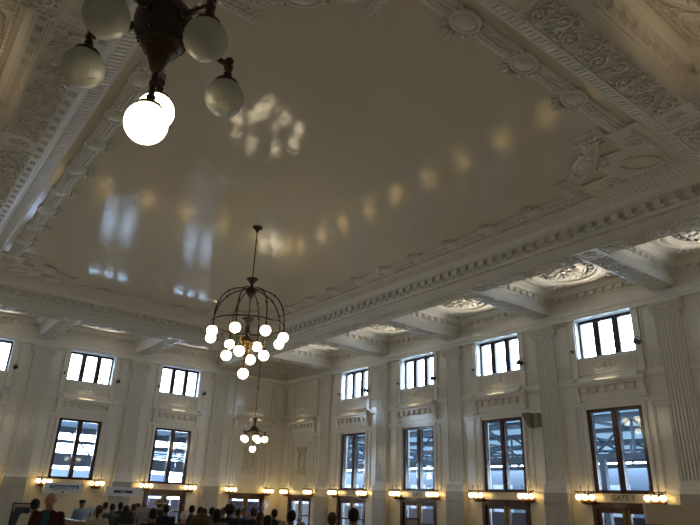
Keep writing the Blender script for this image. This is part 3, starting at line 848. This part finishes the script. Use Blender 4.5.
# ------------------------------------------------------------------ spotlights beside the upper windows
SPOTW = 650
def spot(mp, s, label, f=1.0, dirn=0):
    b = mbw(mp); b.box(s-.05, s+.05, .0, .03, 8.40, 8.56); b.tube([(s,.03,8.48),(s,.22,8.50)], .022, 6)
    root = b.build('spotlight', 'black'); tag(root, label, 'spotlight')
    b = mbw(mp); b.lathe([(.05,.0),(.10,.03),(.11,.26),(.12,.28),(.09,.28)], (s,.20,8.44), 12, 'y'); b.build('lamp_head', 'black', root)
    b = mbw(mp); b.tube([(s-.14,.32,8.44),(s-.14,.32,8.60),(s,.32,8.66),(s+.14,.32,8.60),(s+.14,.32,8.44)], .015, 5); b.build('yoke', 'black', root)
    l = bpy.data.lights.new('beam', 'SPOT'); l.energy = SPOTW*f; l.color = (1,.86,.66) if f == 1 else (1,.70,.38); l.spot_size = math.radians(66); l.spot_blend = .9; l.shadow_soft_size = .10
    lo = bpy.data.objects.new('beam', l); C.objects.link(lo); lo.parent = root; lo.location = mp(s, .5, 8.70)
    v = Vector(mp(s+(dirn if dirn else (-1.6 if mp is map_right else 1.6)), 2.5, 11.4))-Vector(mp(s, .5, 8.70)); lo.rotation_euler = v.to_track_quat('-Z', 'Y').to_euler()
def knob(mp, s, label):
    b = mbw(mp); b.box(s-.04, s+.04, .05, .09, 8.50, 8.64); b.tube([(s,.05,8.57),(s,.20,8.57)], .02, 6)
    b.ball((s,.20,8.57), .05, 8, 6); r = b.build('anchor_bracket', 'black'); tag(r, label, 'bracket')
def wire(mp, s0, s1, label):
    b = mbw(mp); b.tube([(s0+(s1-s0)*i/12,.2,8.57-.05*math.sin(PI*i/12)) for i in range(13)], .006, 4)
    for i in range(1, 5): b.ball((s0+(s1-s0)*i/5,.2,8.57-.05*math.sin(PI*i/5)), .03, 6, 5)
    r = b.build('sensor_wire', 'black'); tag(r, label, 'wire')
for i, c in enumerate(winX):
    spot(map_right, c+1.62, 'small black spotlight right of the %s upper window from the corner, long wall' % ordn[i])
    knob(map_right, c-1.52, 'small black bracket left of the %s upper window from the corner, long wall' % ordn[i])
    wire(map_right, c-1.46, c+1.40, 'thin beaded wire across the %s upper window from the corner, long wall' % ordn[i])
for i, c in enumerate(winY):
    spot(map_left, c-1.62, 'small black spotlight right of the %s upper window from the corner, short wall' % ordn[i])
    knob(map_left, c+1.52, 'small black bracket left of the %s upper window from the corner, short wall' % ordn[i])

for (mp, base, st, cnt, wn) in ((map_back, PX0, PXD, 5, 'wall behind the viewer'), (map_near, PY0, PYD, 3, 'end wall behind the viewer')):
    for i in range(cnt):
        spot(mp, base+st*(i+.5)+1.62, 'small black uplight in the %s bay of the %s' % (ordn[i], wn), .45, -1.6)
# loudspeaker beside the third lower window
b = mbw(map_right); s = 21.98
b.add([(s-.42,.05,6.05),(s-.05,.05,6.05),(s-.05,.05,5.38),(s-.20,.05,5.38),(s-.42,.50,6.05),(s-.02,.58,6.05),(s-.02,.46,5.38),(s-.20,.36,5.38)],
      [(0,1,2,3),(4,7,6,5),(0,4,5,1),(1,5,6,2),(2,6,7,3),(3,7,4,0)])
sp = b.build('loudspeaker', 'speaker', bevel=.02); tag(sp, 'grey wedge-shaped loudspeaker high on the wall beside the third lower window', 'loudspeaker')
b = mbw(map_right); b.add([(s-.44,.49,6.02),(s-.04,.60,6.02),(s-.04,.48,5.42),(s-.20,.37,5.42),(s-.44,.53,6.02),(s-.04,.63,6.02),(s-.04,.51,5.42),(s-.20,.41,5.42)],
      [(0,1,2,3),(4,7,6,5),(0,4,5,1),(1,5,6,2),(2,6,7,3),(3,7,4,0)]); b.build('grille', 'grey', sp)
b = mbw(map_right); b.box(s+.06, s+.34, .05, .34, 5.40, 6.02); b.box(s-.05, s+.06, .05, .15, 5.5, 5.9); b.build('bracket_box', 'speaker', sp, bevel=.02)

# ------------------------------------------------------------------ signs on and in front of the left wall
def left_sign(y0, y1, z0, z1, X, label, band, btext, tsize, bz, by):
    b = MB(); b.box(X, X+.14, y0, y1, z0, z1); r = b.build('wall_sign', 'white', bevel=.006); tag(r, label, 'sign')
    b = MB(); b.box(X+.14, X+.146, by[0], by[1], bz[0], bz[1]); bb = b.build('sign_band', band, r)
    text_mesh(btext, tsize, 'lettering', 'ink', (X+.149, (by[0]+by[1])/2, (bz[0]+bz[1])/2-.01), (PI/2,0,PI/2), bb, .002)
    b = MB()
    for y in (y0+.15, y1-.15): b.box(.02, X, y-.03, y+.03, (z0+z1)/2-.05, (z0+z1)/2+.05)
    b.build('bracket', 'grey', r)
    return r
s1 = left_sign(-15.72, -13.62, 1.80, 2.38, .35, 'white sign with a blue band hanging left behind the bald person', 'blue', 'Checked Baggage', .20, (2.08,2.27), (-15.42,-13.85))
b = MB(); b.box(.49, .494, -15.2, -14.1, 2.00, 2.02); b.box(.49, .494, -14.75, -14.62, 1.86, 1.93); b.build('small_print', 'navy', s1)
s2 = left_sign(-12.36, -10.10, 1.78, 2.30, .40, 'white sign with a dark band on the pilaster between the left doors and ticket area', 'navy', 'Tickets', .12, (1.96,2.12), (-11.85,-10.72))

# bench, posters and boards in the room
def bench(x, y, rz, L, label):
    r = empty('waiting_bench', (x,y,0), rz); tag(r, label, 'bench')
    b = MB(); b.box(-L/2, L/2, -.05, .05, .42, 1.12); b.box(-L/2, L/2, -.28, .28, .40, .46); b.build('back_and_seat', 'leather', r, bevel=.02)
    b = MB(); b.box(-L/2-.03, L/2+.03, -.07, .07, 1.12, 1.17); b.build('top_rail', 'wood', r, bevel=.01)
    for u in (-L/2, 0, L/2):
        b = MB(); b.box(u-.04, u+.04, -.30, .30, 0, .62); b.build('bench_end', 'wood', r, bevel=.01)
    return r
bench(18.9, -18.95, math.radians(3), 4.4, 'long bench with a rose brown back behind the bald person')
def stand_board(x, y, rz, wdt, z0, z1, m, label, frame='black', tilt=0, name='notice_board', legs=2):
    r = empty(name, (x,y,0), rz); tag(r, label, 'sign')
    b = MB(); b.box(-wdt/2, wdt/2, -.012, .012, z0, z1); p = b.build('panel', m, r)
    b = MB()
    for (u0, u1, v0, v1) in ((-wdt/2-.03,-wdt/2,z0-.03,z1+.03),(wdt/2,wdt/2+.03,z0-.03,z1+.03),(-wdt/2,wdt/2,z0-.03,z0),(-wdt/2,wdt/2,z1,z1+.03)): b.box(u0, u1, -.02, .02, v0, v1)
    b.build('frame', frame, r)
    for u in ((-wdt/2+.02, wdt/2-.02) if legs == 2 else (0,)):
        b = MB(); b.tube([(u,-.03,.02),(u,-.03,z1*.9)], .015, 6); b.tube([(u,-.3,.02),(u,.3,.02)], .015, 6); b.build('leg', 'black', r)
    return r, p
CAMH = math.atan2(-24.38+20.8, 39.22-21.5)
rz = math.radians(90-12)
r, p = stand_board(21.48, -20.80, math.radians(75), .42, .85, 1.60, 'board', 'framed dark blue poster on a stand at the left edge of the picture')
b = MB(); b.box(-.17, .17, -.020, -.012, .92, 1.53); b.build('print', 'poster', r); b = MB(); b.ball((.0,-.021,1.22), .03, 10, 6, (1,.1,1.2)); b.build('print_figure', 'ink', r)
stand_board(17.44, -17.90, math.radians(85), .18, 1.20, 1.49, 'white', 'narrow white sheet on a stand right of the person in the peaked cap', 'white')
r, p = stand_board(21.72, -17.80, math.radians(80), .34, .95, 1.56, 'board', 'white notice board with small print left of the straw hat', 'board')
b = MB()
for i in range(9): b.box(-.14, .10+.04*math.sin(i*2.1), -.016, -.012, 1.46-i*.055, 1.472-i*.055)
b.build('small_print', 'steel', r)
stand_board(28.95, -14.60, math.radians(62), .24, .9, 1.62, 'board', 'grey easel board in front of the second gate door')
r = empty('sign_panel', (35.66,-16.55,0), math.atan2(.43,.338)); tag(r, 'blank grey sign panel on posts at the bottom right corner', 'sign')
b = MB(); b.box(-.5, .75, -.03, .03, 1.80, 2.02); b.build('panel', 'board', r, bevel=.004)
for u in (-.1, .6): 
    b = MB(); b.tube([(u,.0,.02),(u,.0,1.80)], .02, 8); b.box(u-.15, u+.15, -.2, .2, 0, .02); b.build('post', 'grey', r)


# ------------------------------------------------------------------ outside
b = MB(); b.box(-60, RX+60, -RY-60, 60, -.6, -.21); tag(b.build('platform_ground', 'ground'), 'grey concrete ground outside the hall', 'ground', kind='structure')
def truss(fixed, a0, a1, z0, z1, pitch, label, posts):
    b = MB()
    for z, t in ((z0,.13), (z1,.10)): b.box(a0, a1, fixed-.1, fixed+.1, z-t, z+t)
    n = int((a1-a0)/pitch)
    for i in range(n+1):
        u = a0+i*pitch
        if i % 2 == 0: b.tube([(u,fixed,z0),(u,fixed,z1)], .08, 4)
        if i < n:
            if i % 2: b.tube([(u,fixed,z0),(u+pitch,fixed,z1)], .07, 4)
            else: b.tube([(u,fixed,z1),(u+pitch,fixed,z0)], .07, 4)
    o = b.build('canopy_truss', 'steel'); tag(o, label, 'truss')
    for u in posts:
        b = MB(); b.box(u-.13, u+.13, fixed-.12, fixed+.12, -.21, z0-.13); b.build('column', 'steel', o)
truss(3.2, -13, 46, 4.30, 6.00, 2.1, 'blue grey steel truss nearest the windows of the long wall', [-6+i*7.3 for i in range(7)])
truss(8.2, -17, 46, 4.55, 6.15, 2.6, 'second blue grey steel truss out beyond the long wall', [-15+i*8.3 for i in range(7)])
truss(15., -25, 46, 4.7, 6.25, 3.1, 'third blue grey steel truss farther out beyond the long wall', [-24+i*9.3 for i in range(7)])
b = MB(); b.box(-46, 46, .9, 34, 6.62, 6.68); cr = b.build('canopy_roof', 'canopy_blue'); tag(cr, 'pale blue translucent canopy roof outside the long wall', 'canopy')
b = MB()
for i in range(20):
    u = -44+i*4.6; b.box(u, u+.18, .9, 34, 6.46, 6.62)
for v in (5.6, 11.5, 19, 24, 29): b.box(-46, 46, v-.1, v+.1, 6.42, 6.6)
b.build('rafters', 'steel', cr)
b = MB(); b.box(-80, 46, 36, 38, -.21, 6.0); o = b.build('platform_building', 'facade'); tag(o, 'long blue grey building beyond the platform canopy of the long wall', 'building')
b = MB()
for i in range(26): b.box(-76+i*4.7, -73.2+i*4.7, 35.95, 36.0, .9, 2.6+(i%3)*.9)
b.build('window', 'pale', o)
b = MB(); b.box(-50, 46, 17, 17.3, -.21, 1.6); o = b.build('hoarding', 'maroon'); tag(o, 'maroon boarding seen through the gate doors of the long wall', 'fence')
# left side
b = MB(); b.box(-9, -.9, -34, 6, 6.32, 6.45); o = b.build('canopy_roof', 'canopy'); tag(o, 'pale canopy roof outside the short wall', 'canopy')
b = MB()
b.box(-9.2, -9.0, -36, 8, 5.90, 6.32); b.box(-9.15, -9.0, -36, 8, 5.18, 5.42); b.box(-9.3, -9.0, -36, 8, 3.65, 4.50)
for i in range(6):
    u = -32.2+i*7.2; b.box(-9.2, -9.0, u-.12, u+.12, -.21, 5.9)
    b.tube([(-9.1,u,4.2),(-9.1,u+1.9,5.95)], .06, 4); b.tube([(-9.1,u,4.2),(-9.1,u-1.9,5.95)], .06, 4)
for i in range(8):
    u = -33+i*4.6; b.box(-9, -1, u-.06, u+.06, 6.12, 6.32)
o = b.build('beam_and_post_row', 'steel_dark'); tag(o, 'dark steel beams and posts seen through the lower windows of the short wall', 'beam')
b = MB(); b.box(-22, -18, -40, -1, -.21, 3.7); b.box(-21, -19, -20, -12, 3.7, 4.3)
o = b.build('low_building', 'facade'); tag(o, 'blue grey building beyond the canopy outside the short wall', 'building')
b = MB()
for i in range(13): b.box(-18.0, -17.95, -38+i*2.9, -36.2+i*2.9, .8, 2.2)
b.build('window', 'white', o)  # whitish panes added to stand in for bright sky above the boarding
b = MB(); b.box(-14.5, -14.3, -14.5, 8, -.21, 1.66); o = b.build('hoarding', 'maroon'); tag(o, 'maroon boarding seen through the doors of the short wall', 'fence')

# ------------------------------------------------------------------ people
def loft(b, rings, n=20, cap=True):
    """rings: (x, y, z, rx, ry)"""
    vs = []
    for (x, y, z, rx, ry) in rings:
        for k in range(n):
            a_ = 2*PI*k/n; vs.append((x+rx*math.cos(a_), y+ry*math.sin(a_), z))
    fs = []
    for i in range(len(rings)-1):
        for k in range(n): fs.append((i*n+k, i*n+(k+1) % n, (i+1)*n+(k+1) % n, (i+1)*n+k))
    fs.append(tuple(range(n-1, -1, -1))); fs.append(tuple((len(rings)-1)*n+k for k in range(n)))
    b.add(vs, fs)
def limb(b, pts, rr, n=12):
    P = [Vector(p) for p in pts]; Q = []; R = []
    for i in range(len(P)-1):
        for j in range(6):
            t = j/6; Q.append(P[i].lerp(P[i+1], t)); R.append(rr[i]*(1-t)+rr[i+1]*t)
    Q.append(P[-1]); R.append(rr[-1])
    b.tube(Q, R, n)
    for p, r_ in zip(pts, rr): b.ball(p, r_*.995, 12, 8)
def remeshed(b, name, voxel, smooth=3):
    me = bpy.data.meshes.new(name); me.from_pydata(b.v, [], b.f)
    bm = bmesh.new(); bm.from_mesh(me); bmesh.ops.recalc_face_normals(bm, faces=bm.faces[:]); bm.to_mesh(me); bm.free()
    o = bpy.data.objects.new(name, me); C.objects.link(o)
    m = o.modifiers.new('r', 'REMESH'); m.mode = 'VOXEL'; m.voxel_size = voxel
    if smooth: s = o.modifiers.new('s', 'SMOOTH'); s.factor = .5; s.iterations = smooth
    bpy.context.view_layer.update()
    me2 = bpy.data.meshes.new_from_object(o.evaluated_get(bpy.context.evaluated_depsgraph_get()))
    bpy.data.objects.remove(o)
    for p in me2.polygons: p.use_smooth = True
    me2.name = name
    return me2
SH, EL, WR = (.175,-.005,1.425), (.235,-.045,1.15), (.245,.06,.915)
def add_arm(b, sg, r0=.052, r1=.040, r2=.027, sh=SH, el=EL, wr=WR):
    limb(b, [(sg*sh[0],sh[1],sh[2]), (sg*el[0],el[1],el[2]), (sg*wr[0],wr[1],wr[2])], [r0, r1, r2])
def body_mesh():
    b = MB()
    loft(b, [(0,0,.86,.10,.09),(0,0,.92,.165,.11),(0,0,1.0,.16,.105),(0,0,1.10,.135,.095),(0,0,1.22,.15,.105),(0,0,1.34,.175,.115),(0,-.005,1.42,.175,.10),(0,-.01,1.465,.11,.075),(0,-.01,1.50,.062,.060),(0,0,1.56,.055,.060)])
    for sg in (-1, 1):
        add_arm(b, sg)
        limb(b, [(sg*.09,0,.90),(sg*.10,.015,.50),(sg*.10,-.015,.10)], [.088,.056,.040])
        b.ball((sg*.10,.045,.045), .05, 12, 8, (.85,2.3,.85))
        # hand: palm, four unequal fingers, thumb leaving the side near its base
        wx, wy, wz = sg*WR[0], WR[1], WR[2]
        b.ball((wx,wy+.012,wz-.055), .044, 12, 8, (.42,.95,1.15))
        for i, ln in enumerate((.070,.080,.074,.058)):
            y = wy+.045-.022*i
            limb(b, [(wx,y,wz-.085),(wx-sg*.006,y+.004,wz-.085-ln*.55),(wx-sg*.022,y+.002,wz-.085-ln)], [.0105,.0098,.0085], 8)
        limb(b, [(wx-sg*.004,wy+.035,wz-.035),(wx-sg*.012,wy+.070,wz-.070),(wx-sg*.016,wy+.078,wz-.105)], [.012,.011,.009], 8)
    # head, jaw, nose, lips, brow, ears
    b.ball((0,.0,1.655), .098, 20, 14, (.80,1.0,1.0)); b.ball((0,.022,1.60), .075, 16, 10, (.82,.95,1.0)); b.ball((0,.055,1.558), .030, 12, 8, (1.05,.9,.8))
    b.tube([(0,.090,1.655),(0,.105,1.630),(0,.112,1.615)], [.010,.014,.018], 8); b.ball((0,.108,1.612), .017, 10, 7, (1.2,.9,.75))
    b.ball((0,.089,1.585), .016, 10, 6, (1.5,.7,.45)); b.ball((0,.087,1.575), .016, 10, 6, (1.3,.7,.45))
    b.ball((0,.078,1.675), .03, 12, 6, (2.0,.6,.45))
    for sg in (-1, 1): b.ball((sg*.082,-.005,1.635), .030, 10, 8, (.35,.65,1.05)); b.ball((sg*.045,.066,1.612), .026, 10, 6, (1,.7,.9))
    return remeshed(b, 'person_body', .0075, 2)
def coat_mesh(long_):
    b = MB()
    hem = .62 if long_ else .86
    loft(b, [(0,0,hem,.185,.135),(0,0,.95,.19,.135),(0,0,1.08,.172,.125),(0,0,1.22,.185,.132),(0,0,1.34,.205,.138),(0,-.005,1.425,.20,.12),(0,-.012,1.47,.125,.092),(0,-.014,1.505,.078,.076)])
    for sg in (-1, 1):
        add_arm(b, sg, .072, .056, .042, wr=(WR[0]*.99, WR[1]-.008, WR[2]+.025))
    return remeshed(b, 'coat', .014, 4)
def trousers_mesh():
    b = MB(); loft(b, [(0,0,.84,.15,.11),(0,0,.92,.178,.125),(0,0,1.02,.17,.118)])
    for sg in (-1, 1): limb(b, [(sg*.09,0,.89),(sg*.10,.015,.50),(sg*.10,-.01,.08)], [.100,.074,.062])
    return remeshed(b, 'trousers', .016, 3)
def shoe_mesh():
    b = MB()
    for sg in (-1, 1):
        b.ball((sg*.10,.05,.050), .055, 14, 8, (.95,2.45,.9)); b.ball((sg*.10,-.03,.075), .05, 12, 8, (1,1.1,1.1))
    me = remeshed(b, 'shoes', .01, 2)
    return me
def hair_mesh(style):
    b = MB()
    if style == 'short':
        b.ball((0,-.014,1.682), .098, 18, 12, (.86,1.02,.88)); b.ball((0,-.045,1.635), .075, 14, 9, (1.02,.8,.95))
    elif style == 'afro':
        b.ball((0,-.02,1.69), .135, 20, 14, (1,1,.95))
        for k in range(40):
            t = rnd.uniform(0, 2*PI); u = rnd.uniform(-.2, 1); b.ball((.12*math.cos(t)*math.sqrt(1-u*u), -.02+.12*math.sin(t)*math.sqrt(1-u*u), 1.69+.115*u), .03, 8, 6)
    elif style == 'long':
        b.ball((0,-.015,1.682), .102, 18, 12, (.88,1.02,.88)); loft(b, [(0,-.05,1.44,.06,.03),(0,-.055,1.52,.085,.045),(0,-.05,1.62,.09,.06),(0,-.03,1.69,.085,.07)], 16)
    elif style == 'ponytail':
        b.ball((0,-.014,1.682), .099, 18, 12, (.86,1.02,.88)); b.ball((0,-.04,1.64), .078, 14, 9, (1,.8,.9))
        b.tube([(0,-.09,1.70),(0,-.145,1.70),(0,-.165,1.64),(0,-.15,1.54),(0,-.14,1.47)], [.025,.035,.04,.03,.012], 10)
    # cut the front so the face stays clear: keep vertices behind the hairline
    me = remeshed(b, 'hair', .011, 2)
    bm = bmesh.new(); bm.from_mesh(me)
    kill = [v for v in bm.verts if v.co.y > .045 and v.co.z < 1.695]
    bmesh.ops.delete(bm, geom=kill, context='VERTS'); bm.to_mesh(me); bm.free()
    return me
ME = dict(body=body_mesh(), coat=coat_mesh(False), longcoat=coat_mesh(True), trousers=trousers_mesh(), shoes=shoe_mesh(),
          short=hair_mesh('short'), long=hair_mesh('long'), ponytail=hair_mesh('ponytail'), afro=hair_mesh('afro'))
PM = {}
def cm(name, col, rough=.8, var=.15):
    k = (name, col)
    if k not in PM: PM[k] = mat(name, col, rough, var=var, vscale=25, spec=.25)
    return PM[k]
SK = {'light': (.40,.23,.16), 'tan': (.26,.14,.085), 'brown': (.14,.07,.045)}
def inst(name, me, m, parent):
    o = bpy.data.objects.new(name, me.copy() if False else me); C.objects.link(o); o.parent = parent
    if not me.materials: me.materials.append(m)
    o.material_slots[0].link = 'OBJECT'; o.material_slots[0].material = m
    return o
eye_me = None
def person(x, y, top, heading, label, skin='tan', hair='short', hcol=(.02,.014,.01), coat='coat', ccol=(.05,.05,.06), tcol=(.03,.03,.04), hat=None, glasses=False):
    hat_h = {'straw': .045, 'cap': .015, 'hood': .035, None: 0}[hat]
    ext = {'short': 1.765, 'long': 1.772, 'ponytail': 1.766, 'afro': 1.818, None: 1.752}[hair]
    s_ = top/max(ext, 1.765+hat_h if hat else 0)
    root = empty('person', (x,y,0), math.radians(heading)-PI/2); root.scale = (s_,s_,s_); tag(root, label, 'person')
    inst('body', ME['body'], cm('skin '+skin, SK[skin], .5, .05), root)
    inst('coat' if coat == 'longcoat' else 'jacket', ME[coat], cm('cloth', ccol), root)
    inst('trousers', ME['trousers'], cm('cloth', tcol), root); inst('shoes', ME['shoes'], cm('shoe leather', (.02,.015,.012), .4), root)
    if hair: inst('hair', ME[hair], cm('hair', hcol, .6), root)
    global eye_me
    for sg in (-1, 1):
        b = MB(); b.ball((sg*.032,.074,1.648), .0125, 10, 8); e = b.build('eye', cm('eye white', (.7,.68,.65), .2, 0), root, smooth=True)
        b = MB(); b.ball((sg*.032,.0845,1.648), .0055, 8, 6, (1,.6,1)); b.build('iris', cm('iris', (.03,.02,.015), .2, 0), e, smooth=True)
    b = MB(); b.ball((0,.0985,1.580), .012, 10, 6, (1.7,.5,.28)); b.build('mouth', cm('lips', (.30,.11,.09), .5, 0), root, smooth=True)
    b = MB()
    for sg in (-1, 1): b.tube([(sg*.018,.097,1.668),(sg*.034,.096,1.674),(sg*.050,.086,1.668)], .004, 5)
    b.build('eyebrows', cm('brow', (.03,.02,.015), .7, 0), root)
    if hat == 'straw':
        b = MB(); b.lathe([(.205,1.672),(.17,1.690),(.13,1.703),(.10,1.715),(.098,1.76),(.09,1.80),(.05,1.812),(0.01,1.80),(.08,1.79),(.088,1.70),(.13,1.685),(.17,1.672),(.205,1.660)], (0,-.01,0), 28)
        h = b.build('straw_hat', cm('straw', (.42,.34,.22), .8), root, smooth=True)
        b = MB(); b.lathe([(.101,1.712),(.101,1.735),(.097,1.735),(.097,1.712)], (0,-.01,0), 28); b.build('hat_band', cm('hat band', (.05,.03,.02)), h)
    if hat == 'cap':
        b = MB(); b.lathe([(.094,1.69),(.102,1.71),(.116,1.755),(.10,1.78),(.02,1.784)], (0,-.01,0), 22); b.ball((0,.09,1.70), .075, 14, 6, (1,.9,.12))
        b.build('peaked_cap', cm('cap cloth', (.02,.03,.05)), root, smooth=True)
    if hat == 'hood':
        b = MB(); b.ball((0,-.03,1.675), .135, 20, 12, (1,1.02,.92)); b.ball((0,-.06,1.55), .11, 16, 9, (1.1,1,.9))
        me = remeshed(b, 'hood', .014, 3); bm = bmesh.new(); bm.from_mesh(me); bmesh.ops.delete(bm, geom=[v for v in bm.verts if v.co.y > .06], context='VERTS'); bm.to_mesh(me); bm.free()
        inst('hood', me, cm('cloth', ccol), root)
    return root
BK = (.02,.014,.01); BR = (.06,.03,.018)
b_ = person(27.51, -21.61, 1.897, -25, 'bald person in a dark maroon jacket over a teal shirt facing the viewer', 'light', None, BK, 'coat', (.045,.012,.014))
b = MB(); loft(b, [(0,.052,.98,.11,.095),(0,.052,1.20,.11,.095),(0,.050,1.40,.095,.088),(0,.015,1.49,.055,.068)], 16); b.build('teal_shirt', cm('cloth', (.012,.09,.12)), b_, smooth=True)
person(25.22, -21.34, 1.776, 150, 'dark-haired person in a white shirt behind the bald person', 'tan', 'short', BK, 'coat', (.62,.62,.55))
person(16.26, -17.93, 1.681, 0, 'person in a peaked cap and light blue shirt beyond the bench', 'tan', 'short', BK, 'coat', (.20,.30,.45), hat='cap')
person(24.64, -19.90, 1.677, 150, 'person with a brown ponytail and cream top behind the bench end', 'light', 'ponytail', BR, 'coat', (.45,.42,.33))
person(17.93, -17.68, 1.66, 190, 'black-haired person in pale clothes just right of the brown ponytail', 'tan', 'short', BK, 'coat', (.30,.30,.30))
person(20.47, -18.27, 1.656, 175, 'dark-haired person in grey in front of the grey pilaster base', 'tan', 'short', BK, 'coat', (.10,.11,.12))
person(19.54, -17.72, 1.691, 140, 'tall black-haired person in black right of the grey-clad one', 'brown', 'short', BK, 'coat', (.02,.02,.022))
person(22.85, -18.69, 1.663, 160, 'person with full black hair and dark green jacket left of the straw hat', 'tan', 'long', BK, 'coat', (.03,.045,.035))
person(20.86, -17.80, 1.672, 200, 'person with dark brown hair standing beside the full black hair', 'tan', 'short', BR, 'coat', (.04,.04,.045))
person(18.14, -16.70, 1.659, 200, 'person with a reddish face looking left beside the white notice board', 'light', 'short', BR, 'coat', (.015,.015,.02))
person(26.32, -19.80, 1.627, 150, 'brown-haired person in a dusky pink top low in front at left', 'light', 'long', BR, 'coat', (.25,.17,.16))
person(19.98, -16.69, 1.819, 150, 'person wearing a straw hat in front of the left double door', 'light', 'short', BR, 'coat', (.03,.03,.035), hat='straw')
person(27.35, -19.73, 1.694, 150, 'broad dark-haired person in a black coat below the straw hat', 'tan', 'short', BK, 'longcoat', (.012,.012,.015))
person(23.89, -18.07, 1.715, 160, 'person in a dark navy jacket just right of the straw hat', 'tan', 'short', BK, 'coat', (.015,.02,.035))
person(26.37, -18.68, 1.632, 150, 'white-haired person in a purple jacket', 'light', 'short', (.62,.62,.66), 'coat', (.07,.03,.07))
person(22.66, -16.84, 1.703, 170, 'dark-haired person standing between the left double door and the pilaster', 'tan', 'short', BK, 'coat', (.03,.025,.022))
person(32.60, -21.24, 1.755, 150, 'nearest person seen from behind in a large olive brown hood', 'tan', 'short', BR, 'coat', (.07,.055,.025), hat='hood')
person(24.29, -17.35, 1.696, 160, 'person with blue-black hair directly behind the olive hood', 'tan', 'short', (.012,.018,.035), 'coat', (.03,.03,.035))
person(25.06, -17.62, 1.678, 150, 'brown-haired person right of the blue-black hair', 'tan', 'short', BR, 'coat', (.04,.035,.03))
person(23.58, -16.68, 1.681, 140, 'black-haired person in front of the grey marble pedestal', 'brown', 'short', BK, 'coat', (.05,.05,.055))
person(26.51, -18.00, 1.70, 150, 'dark-haired person in a patterned grey top beside the pedestal', 'tan', 'long', BK, 'coat', (.09,.09,.10))
person(23.17, -16.15, 1.674, 160, 'person with greying brown hair in a cream jacket', 'light', 'short', (.12,.09,.07), 'coat', (.32,.28,.20))
person(25.06, -16.95, 1.792, 150, 'tall person with a round afro left of the far double door', 'brown', 'afro', BK, 'coat', (.03,.03,.03))
person(23.96, -16.12, 1.678, 150, 'black-haired person right of the afro in a dark green coat', 'tan', 'short', BK, 'longcoat', (.02,.03,.025))
person(22.17, -14.95, 1.641, 0, 'person facing the viewer in a blue striped shirt in front of the far double door', 'light', 'short', BR, 'coat', (.06,.08,.16))
person(25.56, -16.58, 1.72, 160, 'brown-haired person in front of the right leaf of the far double door', 'light', 'short', BR, 'coat', (.02,.025,.04))
person(26.59, -16.99, 1.681, 150, 'person with reddish brown hair at the right of the far double door', 'light', 'long', (.09,.03,.02), 'coat', (.05,.045,.03))
person(29.66, -18.64, 1.671, 150, 'black-haired person low in front below the reddish brown hair', 'tan', 'short', BK, 'coat', (.04,.05,.04))
person(25.03, -15.67, 1.694, 175, 'slim black-haired person in navy against the lit yellow wall', 'tan', 'short', BK, 'coat', (.015,.02,.035))
person(30.73, -19.00, 1.62, 150, 'blond person at the bottom edge left of the small corner window', 'light', 'short', (.30,.20,.10), 'coat', (.30,.24,.2))
person(29.48, -18.05, 1.764, 155, 'person with big black hair in front of the door next to the corner', 'brown', 'short', BK, 'coat', (.02,.02,.02))
person(31.44, -19.15, 1.64, 160, 'fair-haired person at the bottom edge right of the big black hair', 'light', 'short', (.28,.2,.12), 'coat', (.2,.18,.15))
person(30.53, -17.92, 1.759, 140, 'dark brown haired person left of the first gate door', 'light', 'short', BR, 'coat', (.05,.04,.035))
person(31.36, -18.13, 1.846, 130, 'tall person in a brown jacket seen from behind before the first gate door', 'tan', 'short', BK, 'coat', (.07,.05,.035))

# ------------------------------------------------------------------ world, camera
w = bpy.data.worlds.new('sky'); bpy.context.scene.world = w; w.use_nodes = True
nt = w.node_tree; bg = nt.nodes['Background']
tc = nt.nodes.new('ShaderNodeTexCoord'); ns = nt.nodes.new('ShaderNodeTexNoise'); ns.inputs['Scale'].default_value = 2.5; ns.inputs['Detail'].default_value = 5
mx = nt.nodes.new('ShaderNodeMix'); mx.data_type = 'RGBA'; mx.inputs[6].default_value = (.58,.75,1,1); mx.inputs[7].default_value = (.84,.92,1,1)
nt.links.new(tc.outputs['Generated'], ns.inputs[0]); nt.links.new(ns.outputs['Fac'], mx.inputs[0]); nt.links.new(mx.outputs[2], bg.inputs[0])
bg.inputs[1].default_value = 21.0
cam = bpy.data.cameras.new('camera'); cam.sensor_width = 36; cam.lens = 601.17/700*36; cam.clip_start = .05; cam.clip_end = 300
co = bpy.data.objects.new('camera', cam); C.objects.link(co)
yw, pt, rl = math.radians(142.63108), math.radians(21.72468), math.radians(2.0893)
f = Vector((math.cos(pt)*math.cos(yw), math.cos(pt)*math.sin(yw), math.sin(pt)))
r0 = Vector((math.sin(yw), -math.cos(yw), 0)); u0 = r0.cross(f)
r_ = math.cos(rl)*r0+math.sin(rl)*u0; u_ = -math.sin(rl)*r0+math.cos(rl)*u0
co.matrix_world = Matrix(((r_.x,u_.x,-f.x,39.22),(r_.y,u_.y,-f.y,-24.382),(r_.z,u_.z,-f.z,1.92),(0,0,0,1)))
sc = bpy.context.scene; sc.camera = co
sc.view_settings.view_transform = 'Standard'; sc.view_settings.look = 'None'; sc.view_settings.gamma = 1; sc.view_settings.use_curve_mapping = False
sc.view_settings.exposure = -0.04
